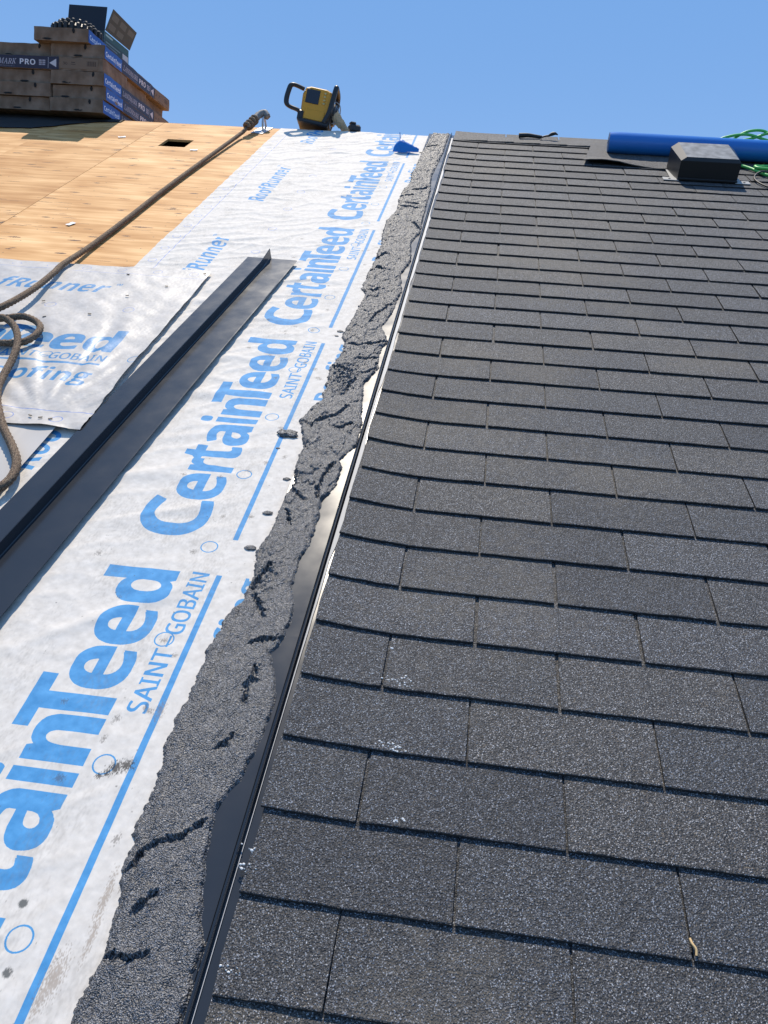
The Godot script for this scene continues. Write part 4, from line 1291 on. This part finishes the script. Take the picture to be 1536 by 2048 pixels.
# ------------------------------------------------------------------ radio
func build_radio() -> void:
	var b := Basis(Vector3.UP, 0.10) * Basis(Vector3(0, 0, 1), -0.13) * Basis(Vector3(1, 0, 0), -0.10)
	var tf := ridge_tf(-0.985, 0.06, 0.032)
	tf.basis = b * Basis.from_scale(Vector3(1.06, 0.80, 1.0))
	var t := thing("jobsite_radio", "yellow and black jobsite radio with roll-bar handles standing on the ridge", "radio", tf)
	var s := Soup.new()                               # body: a chamfered case, broader at the top
	var prof := [Vector2(-0.062, 0.0), Vector2(-0.078, 0.03), Vector2(-0.084, 0.19), Vector2(-0.070, 0.238), Vector2(-0.045, 0.25), Vector2(0.045, 0.25), Vector2(0.070, 0.238), Vector2(0.084, 0.19), Vector2(0.078, 0.03), Vector2(0.062, 0.0)]
	var zf := 0.075
	var zb := -0.085
	for k in prof.size():
		var p: Vector2 = prof[k]
		var q: Vector2 = prof[(k + 1) % prof.size()]
		var pi := p * Vector2(0.90, 0.92) + Vector2(0, 0.010)
		var qi := q * Vector2(0.90, 0.92) + Vector2(0, 0.010)
		s.quad(Vector3(p.x, p.y, zb), Vector3(q.x, q.y, zb), Vector3(q.x, q.y, zf - 0.012), Vector3(p.x, p.y, zf - 0.012))
		s.quad(Vector3(p.x, p.y, zf - 0.012), Vector3(q.x, q.y, zf - 0.012), Vector3(qi.x, qi.y, zf), Vector3(pi.x, pi.y, zf))
		s.quad(Vector3(0, 0.12, zf), Vector3(pi.x, pi.y, zf), Vector3(qi.x, qi.y, zf), Vector3(0, 0.12, zf))
		s.quad(Vector3(0, 0.12, zb), Vector3(q.x, q.y, zb), Vector3(p.x, p.y, zb), Vector3(0, 0.12, zb))
	var case := part("case", s.mesh(), M.yellow, t)
	var d := Soup.new()
	d.bevel_box(Vector3(-0.026, 0.178, zf + 0.001), Vector3(0.074, 0.098, 0.006), 0.002)
	part("display", d.mesh(), std(L(0.02, 0.022, 0.03), 0.25), t)
	for k in 4:
		var kn := Soup.new()
		kn.bevel_box(Vector3(0.040, 0.215 - k * 0.024, zf + 0.002), Vector3(0.014, 0.013, 0.008), 0.003)
		part("button", kn.mesh(), std(L(0.55, 0.45, 0.20), 0.35), case)
	for k in 4:
		var kn := Soup.new()
		kn.bevel_box(Vector3(-0.071, 0.205 - k * 0.022, zf - 0.003), Vector3(0.007, 0.009, 0.006), 0.002)
		part("button", kn.mesh(), M.black_plastic, case)
	var g := Soup.new()
	g.bevel_box(Vector3(0.0, 0.052, zf + 0.0005), Vector3(0.11, 0.070, 0.005), 0.002)
	part("battery_door", g.mesh(), M.yellow, case)
	var base := Soup.new()
	base.bevel_box(Vector3(0, 0.0, -0.005), Vector3(0.17, 0.026, 0.19), 0.006)
	part("foot", base.mesh(), M.black_plastic, t)
	for sgn in [-1.0, 1.0]:
		var bp := Soup.new()
		bp.bevel_box(Vector3(sgn * 0.074, 0.035, 0.030), Vector3(0.036, 0.075, 0.105), 0.010)
		part("bumper", bp.mesh(), M.black_plastic, t)
	var cap := Soup.new()
	cap.bevel_box(Vector3(0.052, 0.235, -0.02), Vector3(0.050, 0.034, 0.12), 0.010)
	part("top_guard", cap.mesh(), M.black_plastic, t)
	for sgn in [-1.0, 1.0]:
		var h := Soup.new()
		var out := 0.075 if sgn < 0 else 0.030
		var pth := [Vector3(sgn * 0.070, 0.012, 0.05), Vector3(sgn * 0.088, 0.065, 0.062), Vector3(sgn * (0.086 + out), 0.095, 0.064), Vector3(sgn * (0.088 + out), 0.20, 0.064), Vector3(sgn * (0.070 + out), 0.236, 0.064), Vector3(sgn * 0.082, 0.226, 0.055)]
		if sgn > 0: pth = [Vector3(0.060, 0.008, 0.085), Vector3(0.080, 0.085, 0.088), Vector3(0.086, 0.16, 0.085), Vector3(0.092, 0.262, 0.08), Vector3(0.094, 0.275, 0.06), Vector3(0.096, 0.265, -0.06), Vector3(0.092, 0.16, -0.085), Vector3(0.07, 0.01, -0.085)]
		sweep(h, smooth_path(pth, 0.006), 0.0140, 12)
		part("handle", h.mesh(), M.black_plastic, t)
	var sp := Soup.new()                              # speaker can on the right side
	lathe(sp, [Vector2(0.0, 0.046), Vector2(0.045, 0.042), Vector2(0.060, 0.030), Vector2(0.072, 0.028), Vector2(0.078, 0.0), Vector2(0.0, 0.0)], 24)
	part("speaker", sp.mesh(), M.black_plastic, t, Vector3(0.078, 0.115, -0.005), Basis(Vector3(0, 0, 1), -PI / 2))
	var cb := Soup.new()
	sweep(cb, smooth_path([Vector3(0.095, 0.19, 0.05), Vector3(0.125, 0.17, 0.05), Vector3(0.135, 0.11, 0.045), Vector3(0.125, 0.05, 0.05), Vector3(0.10, 0.03, 0.055)], 0.006), 0.0035, 8)
	part("cable", cb.mesh(), std(L(0.3, 0.3, 0.3), 0.5), t)
	# paper and a dark block beside it on the ridge
	var w := thing("paper_wrapper", "crumpled cream paper wrapper on the ridge beside the radio", "wrapper", ridge_tf(-0.800, 0.03, 0.008, 0.3))
	var p := Soup.new()
	p.grid(8, 8, func(a: int, c: int) -> Vector3:
		var u := a / 8.0
		var v := c / 8.0
		return Vector3(-0.045 + u * 0.075 + v * -0.03, 0.10 * (1.0 - u) * (1.0 - 0.3 * v) + 0.012 * fine.get_noise_2d(u * 6.0, v * 6.0), 0.05 - 0.07 * v + 0.01 * fine.get_noise_2d(u * 5.0 + 9.0, v * 5.0)), func(a: int, c: int) -> Vector2: return Vector2(a, c) * 0.1)
	part("paper", p.mesh(), std(L(0.55, 0.47, 0.34), 0.8), w)
	var k := thing("black_battery", "small black battery block lying on the ridge right of the radio", "battery", ridge_tf(-0.735, 0.03, 0.006, 0.5))
	var kk := Soup.new()
	kk.bevel_box(Vector3(0, 0.022, 0), Vector3(0.07, 0.044, 0.05), 0.010)
	part("shell", kk.mesh(), M.black_plastic, k)
	var k2 := Soup.new()
	k2.bevel_box(Vector3(-0.012, 0.050, 0), Vector3(0.034, 0.014, 0.034), 0.004)
	part("terminal", k2.mesh(), M.black_plastic, k)

# ------------------------------------------------------------------ vent, roll, hose
func build_vent_and_roll() -> void:
	var t := thing("roof_vent", "black slant-back metal roof vent on an aluminium flange", "roof vent", roof_tf(Vector3(1.144, 3.872, 0.004)))
	# hood outline in (y, z) swept across x, corners cut back
	var x0 := -0.142
	var x1 := 0.142
	var A := [Vector3(x0, 0.0, 0.0), Vector3(x1, 0.0, 0.0), Vector3(x1, 0.0, 0.092), Vector3(x1 - 0.014, 0.010, 0.108), Vector3(x0 + 0.026, 0.010, 0.108), Vector3(x0, 0.0, 0.092)]
	var back := 0.205
	var F := Soup.new()                               # front
	F.quad(A[0], A[5], A[2], A[1])
	F.quad(A[5], A[4], A[3], A[2])
	part("front", F.mesh(), M.vent, t)
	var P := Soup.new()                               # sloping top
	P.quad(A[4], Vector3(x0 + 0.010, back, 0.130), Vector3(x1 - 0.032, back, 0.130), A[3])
	part("top", P.mesh(), M.vent_top_glare, t)
	var Sd := Soup.new()
	Sd.quad(Vector3(x0 - 0.022, back, 0.0), Vector3(x0 - 0.022, back, 0.106), A[5], A[0])
	Sd.quad(A[5], Vector3(x0 - 0.022, back, 0.106), Vector3(x0 + 0.010, back, 0.130), A[4])
	part("side", Sd.mesh(), M.vent, t)
	var S2 := Soup.new()
	S2.quad(A[1], A[2], Vector3(x1 + 0.004, back, 0.106), Vector3(x1 + 0.004, back, 0.0))
	S2.quad(A[3], Vector3(x1 - 0.032, back, 0.130), Vector3(x1 + 0.004, back, 0.106), A[2])
	part("side", S2.mesh(), M.vent, t)
	var B := Soup.new()
	B.quad(Vector3(x1 + 0.004, back, 0.0), Vector3(x1 + 0.004, back, 0.106), Vector3(x0 - 0.022, back, 0.106), Vector3(x0 - 0.022, back, 0.0))
	B.quad(Vector3(x1 + 0.004, back, 0.106), Vector3(x1 - 0.032, back, 0.130), Vector3(x0 + 0.010, back, 0.130), Vector3(x0 - 0.022, back, 0.106))
	part("rear", B.mesh(), M.vent, t)
	var R := Soup.new()
	R.bevel_box(Vector3(0, -0.004, 0.009), Vector3(0.288, 0.012, 0.010), 0.002)
	part("drip_rim", R.mesh(), M.vent, t)
	var fl := Soup.new()
	for sgn in [-1.0, 1.0]:
		var xa: float = sgn * 0.135
		var xb: float = sgn * 0.208
		var lo := minf(xa, xb)
		var hi := maxf(xa, xb)
		fl.bevel_box(Vector3((lo + hi) / 2, 0.010, 0.003), Vector3(hi - lo, 0.05, 0.004), 0.0015)
	fl.bevel_box(Vector3(0, 0.11, 0.002), Vector3(0.34, 0.21, 0.002), 0.0006)
	var flange := part("flange", fl.mesh(), std(L(0.34, 0.34, 0.33), 0.6, 0.2), t)
	for p in [-0.178, 0.18]:
		var n := Soup.new()
		lathe(n, [Vector2(0, 0.003), Vector2(0.005, 0.0024), Vector2(0.006, 0.0), Vector2(0, 0.0)], 10)
		part("nail_head", n.mesh(), std(L(0.05, 0.05, 0.05), 0.5), flange, Vector3(p, 0.005, 0.005), Basis(Vector3(1, 0, 0), PI / 2))
	# loose old shingle the roll lies on
	var o := thing("loose_shingle", "loose grey shingle strip lying crooked under the blue roll", "shingle", roof_tf(Vector3(0.80, 4.20, 0.006), Basis(Vector3(0, 0, 1), -0.05)))
	var s := Soup.new()
	var sx := func(a: int, c: int) -> Vector2: return Vector2(-0.235 + 0.47 * a / 16.0, -0.12 + 0.46 * c / 10.0)
	for side in [0.0, -0.004]:
		s.grid(16, 10, func(a: int, c: int) -> Vector3:
			var p: Vector2 = sx.call(a, c)
			var skew := (p.y + 0.12) * 0.12
			var z := 0.006 + 0.022 * smoothstep(0.0, -0.12, p.y) * (0.4 + 0.6 * sin(a * 0.35 + 0.4)) + 0.002 * fine.get_noise_2d(p.x * 20.0, p.y * 20.0)
			return Vector3(p.x + skew, p.y - 0.012 * smoothstep(0.05, 0.24, p.x), z + side), sx)
	for e in 16:
		var a := s.v[e]
		var b := s.v[e + 1]
		s.quad(a - Vector3(0, 0, 0.004), a, b, b - Vector3(0, 0, 0.004))
	part("strip", s.mesh(), M.shingle[3], o)
	# roll wrapped in blue film
	var r := thing("blue_roll", "long blue film-wrapped roll lying across the shingles behind the vent", "roll", roof_tf(Vector3(0.700, 4.340, 0.0), Basis(Vector3(0, 0, 1), -0.02)))
	var rad := 0.0535
	var ro := Soup.new()
	var nl := 40
	ro.grid(36, nl, func(a: int, c: int) -> Vector3:
		var ph := -TAU * (a % 36) / 36.0
		var q := rad * (1.0 + 0.012 * fine.get_noise_2d(c * 0.35, cos(ph) * 2.0)) - (0.003 if c == 0 or c == nl else 0.0)
		return Vector3(1.75 * c / nl, cos(ph) * q, 0.059 + sin(ph) * q), func(a: int, c: int) -> Vector2: return Vector2(a / 36.0, c * 0.04))
	part("wrap", ro.mesh(), M.blue_film, r)
	var en := Soup.new()
	for k in 5:
		var r0 := 0.014 + k * 0.0075
		var ringp := []
		for q in 25: ringp.append(Vector3(0.001 + 0.0006 * k, cos(TAU * q / 24.0) * r0, 0.059 + sin(TAU * q / 24.0) * r0))
		sweep(en, smooth_path(ringp, 0.006), 0.0044, 6)
	part("rolled_end", en.mesh(), std(L(0.10, 0.16, 0.28), 0.6), r)
	var disc := Soup.new()
	for q in 24:
		var u := TAU * q / 24.0
		var w := TAU * (q + 1) / 24.0
		disc.tri(Vector3(0.003, 0, 0.059), Vector3(0.003, cos(w) * 0.051, 0.059 + sin(w) * 0.051), Vector3(0.003, cos(u) * 0.051, 0.059 + sin(u) * 0.051))
	part("end_disc", disc.mesh(), std(L(0.03, 0.05, 0.10), 0.7), r)
	# green air hose over and in front of the roll, black cord beside it
	var h := thing("green_hose", "bright green air hose coiled over the ridge beside the blue roll", "hose", roof_tf(Vector3.ZERO))
	var hs := Soup.new()
	var pts := [Vector3(1.29, 4.20, 0.016), Vector3(1.33, 4.215, 0.014), Vector3(1.371, 4.196, 0.013), Vector3(1.41, 4.145, 0.013), Vector3(1.44, 4.08, 0.013), Vector3(1.471, 4.025, 0.013), Vector3(1.56, 3.97, 0.013), Vector3(1.72, 3.96, 0.013), Vector3(1.80, 4.03, 0.013), Vector3(1.74, 4.10, 0.014), Vector3(1.60, 4.09, 0.024), Vector3(1.50, 4.08, 0.030), Vector3(1.435, 4.10, 0.028), Vector3(1.43, 4.14, 0.026), Vector3(1.464, 4.166, 0.020), Vector3(1.514, 4.206, 0.014), Vector3(1.64, 4.215, 0.013), Vector3(1.85, 4.20, 0.013), Vector3(2.0, 4.20, 0.05), Vector3(2.06, 4.33, 0.155), Vector3(2.0, 4.45, 0.09), Vector3(1.86, 4.55, 0.06), Vector3(1.70, 4.60, 0.12), Vector3(1.583, 4.60, 0.092), Vector3(1.52, 4.60, 0.067), Vector3(1.445, 4.60, 0.046), Vector3(1.371, 4.60, 0.024), Vector3(1.32, 4.605, 0.022), Vector3(1.312, 4.60, 0.036), Vector3(1.361, 4.60, 0.060), Vector3(1.424, 4.60, 0.076), Vector3(1.49, 4.60, 0.079), Vector3(1.594, 4.60, 0.055), Vector3(1.75, 4.60, 0.03), Vector3(2.2, 4.57, 0.02)]
	sweep(hs, smooth_path(pts, 0.012), 0.0075, 10)
	part("tube", hs.mesh(), M.green, h)
	var h2 := Soup.new()
	sweep(h2, smooth_path([Vector3(1.40, 4.61, 0.02), Vector3(1.42, 4.61, 0.06), Vector3(1.48, 4.61, 0.095), Vector3(1.56, 4.61, 0.10), Vector3(1.63, 4.62, 0.06), Vector3(1.68, 4.62, 0.02)], 0.012), 0.0075, 10)
	part("loop", h2.mesh(), M.green, h)
	var cd := thing("extension_cable", "thin black cord curling on the shingles right of the vent", "cord", roof_tf(Vector3.ZERO))
	var cs := Soup.new()
	sweep(cs, smooth_path([Vector3(1.62, 3.74, 0.010), Vector3(1.50, 3.765, 0.010), Vector3(1.422, 3.819, 0.011), Vector3(1.390, 3.918, 0.011), Vector3(1.404, 4.01, 0.012), Vector3(1.45, 4.05, 0.024), Vector3(1.55, 4.04, 0.012), Vector3(1.72, 3.99, 0.011), Vector3(1.9, 3.93, 0.011)], 0.01), 0.0045, 8)
	part("wire", cs.mesh(), M.black_rubber, cd)

# ------------------------------------------------------------------ odds and ends
func build_small_things() -> void:
	# torn blue film stuck under the tar near the ridge
	var b := thing("blue_film_scrap", "crumpled bright blue plastic scrap on the white underlayment near the ridge", "plastic scrap", roof_tf(Vector3(-0.385, 4.19, strip_z(-0.375, 4.19)), Basis.from_scale(Vector3(0.74, 0.8, 0.8))))
	var s := Soup.new()
	s.grid(10, 8, func(a: int, c: int) -> Vector3:
		var u := a / 10.0
		var v := c / 8.0
		var w := lerpf(0.10, 0.02, smoothstep(0.3, 1.0, u))
		return Vector3(-0.085 + u * 0.19 + 0.03 * v * (1.0 - u), (v - 0.4) * w * 1.0 - 0.02 + u * -0.02, 0.010 + (0.115 * sin(PI * (0.10 + 0.70 * v)) - 0.036) * (1.0 - 0.75 * u) * (0.5 + 0.5 * smoothstep(0.0, 0.2, u)) + 0.006 * fine.get_noise_2d(u * 7.0, v * 7.0)), func(a: int, c: int) -> Vector2: return Vector2(a, c) * 0.1)
	part("film", s.mesh(), M.blue_scrap, b)
	var tail := Soup.new()
	sweep(tail, smooth_path([Vector3(0.11, -0.035, 0.008), Vector3(0.15, -0.045, 0.006), Vector3(0.19, -0.040, 0.008)], 0.008), 0.003, 6)
	part("twisted_tail", tail.mesh(), std(L(0.25, 0.22, 0.16), 0.7), b)
	var stem := Soup.new()
	sweep(stem, smooth_path([Vector3(-0.045, 0.035, 0.05), Vector3(-0.046, 0.06, 0.07), Vector3(-0.052, 0.08, 0.10)], 0.008), 0.0028, 6)
	part("twisted_stem", stem.mesh(), M.blue_scrap, b)
	# black hand tool on the ridge caps
	var k := thing("tin_snips", "black-handled hand tool lying along the shingle ridge", "hand tool", roof_tf(Vector3(0.325, 4.575, 0.0085)))
	var g := Soup.new()
	var gr := PackedFloat32Array()
	var gp := smooth_path([Vector3(-0.10, 0, 0.012), Vector3(-0.05, 0.004, 0.015), Vector3(0.0, 0, 0.012), Vector3(0.03, -0.003, 0.010)], 0.006)
	for q in gp.size(): gr.append(lerpf(0.014, 0.009, float(q) / gp.size()))
	sweep(g, gp, 0.012, 10, 0, 0, 0, gr)
	part("grip", g.mesh(), M.black_rubber, k)
	var g2 := Soup.new()
	sweep(g2, smooth_path([Vector3(0.03, -0.003, 0.010), Vector3(0.05, 0.0, 0.016), Vector3(0.07, 0.0, 0.020)], 0.006), 0.005, 8)
	part("pivot", g2.mesh(), M.black_rubber, k)
	var g3 := Soup.new()
	var bp := smooth_path([Vector3(0.062, 0, 0.014), Vector3(0.08, 0, 0.026), Vector3(0.10, 0, 0.032), Vector3(0.118, 0, 0.026)], 0.005)
	var br := PackedFloat32Array()
	for q in bp.size(): br.append(0.002 + 0.008 * sin(PI * (q + 0.5) / bp.size()))
	sweep(g3, bp, 0.008, 10, 0, 0, 0, br)
	part("jaw", g3.mesh(), M.black_rubber, k)
	# splinter of wood in a joint
	var w := thing("wood_splinter", "small pale wood splinter caught in a shingle joint", "splinter", roof_tf(Vector3(0.461, 0.142, 0.006), Basis(Vector3(0, 0, 1), 0.25)))
	var ws := Soup.new()
	sweep(ws, smooth_path([Vector3(-0.001, -0.010, 0.001), Vector3(0.001, -0.003, 0.003), Vector3(-0.001, 0.004, 0.003), Vector3(-0.001, 0.011, 0.002)], 0.003), 0.0018, 5)
	part("sliver", ws.mesh(), M.wood_chip, w)
	# spatters of white sealant on the courses
	var r := RandomNumberGenerator.new()
	r.seed = 77
	var sp := Soup.new()
	for c in [[0.008, 0.602, 0.006, 5], [0.016, 0.530, 0.026, 22], [0.040, 0.520, 0.016, 12], [0.026, 0.395, 0.022, 14], [0.040, 0.388, 0.02, 10], [0.057, 0.264, 0.012, 16], [-0.125, 0.029, 0.012, 9], [-0.005, 0.818, 0.003, 2], [-0.142, 0.160, 0.012, 12], [-0.143, 0.19, 0.01, 6]]:
		for q in c[3]:
			var p := Vector3(c[0] + r.randfn(0, 0.5) * c[2], c[1] + r.randfn(0, 0.4) * c[2] * 0.7, 0)
			var ty := fposmod(p.y, 0.127)
			p.z = (lerpf(0.0045, 0.0022, ty / 0.05) if ty < 0.05 else lerpf(0.0022, -0.0031, (ty - 0.05) / 0.102)) + lift(p.x, p.y)
			var m := Soup.new()
			var e := r.randf_range(0.0006, 0.0021)
			blob(m, Vector3(e, e * 0.8, 0.0011), 200 + q)
			var base := sp.v.size()
			for v in m.v: sp.v.append(v + p)
			sp.n.append_array(m.n); sp.uv.append_array(m.uv); sp.uv2.append_array(m.uv2)
			for x in m.i: sp.i.append(x + base)
	var so := part("sealant_spatter", sp.mesh(), M.white_bit, self)
	so.transform = roof_tf(Vector3.ZERO)
	tag(so, "white sealant spatter on the grey shingle courses near the valley", "sealant", "", "stuff")
	# scraps of white paper on the plywood
	for p in [[-1.98, 4.17, 0.5, "tiny white paper scrap on the plywood left of the square hole"], [-1.60, 2.72, 1.2, "tiny white paper scrap on the plywood left of the rope's middle"], [-1.50, 3.98, 0.2, "tiny white paper scrap on the plywood between square hole and rope"]]:
		var sc := Soup.new()
		sc.grid(4, 3, func(a: int, c: int) -> Vector3: return Vector3((a / 4.0 - 0.5) * 0.04, (c / 3.0 - 0.5) * 0.022, 0.003 + 0.006 * absf(fine.get_noise_2d(a * 2.0 + p[0] * 30.0, c * 2.0))), func(a: int, c: int) -> Vector2: return Vector2(a, c))
		var o := thing("paper_scrap", p[3], "paper scrap", roof_tf(Vector3(p[0], p[1], DECK), Basis(Vector3(0, 0, 1), p[2])), "paper scraps on the plywood")
		part("scrap", sc.mesh(), M.white_bit, o)
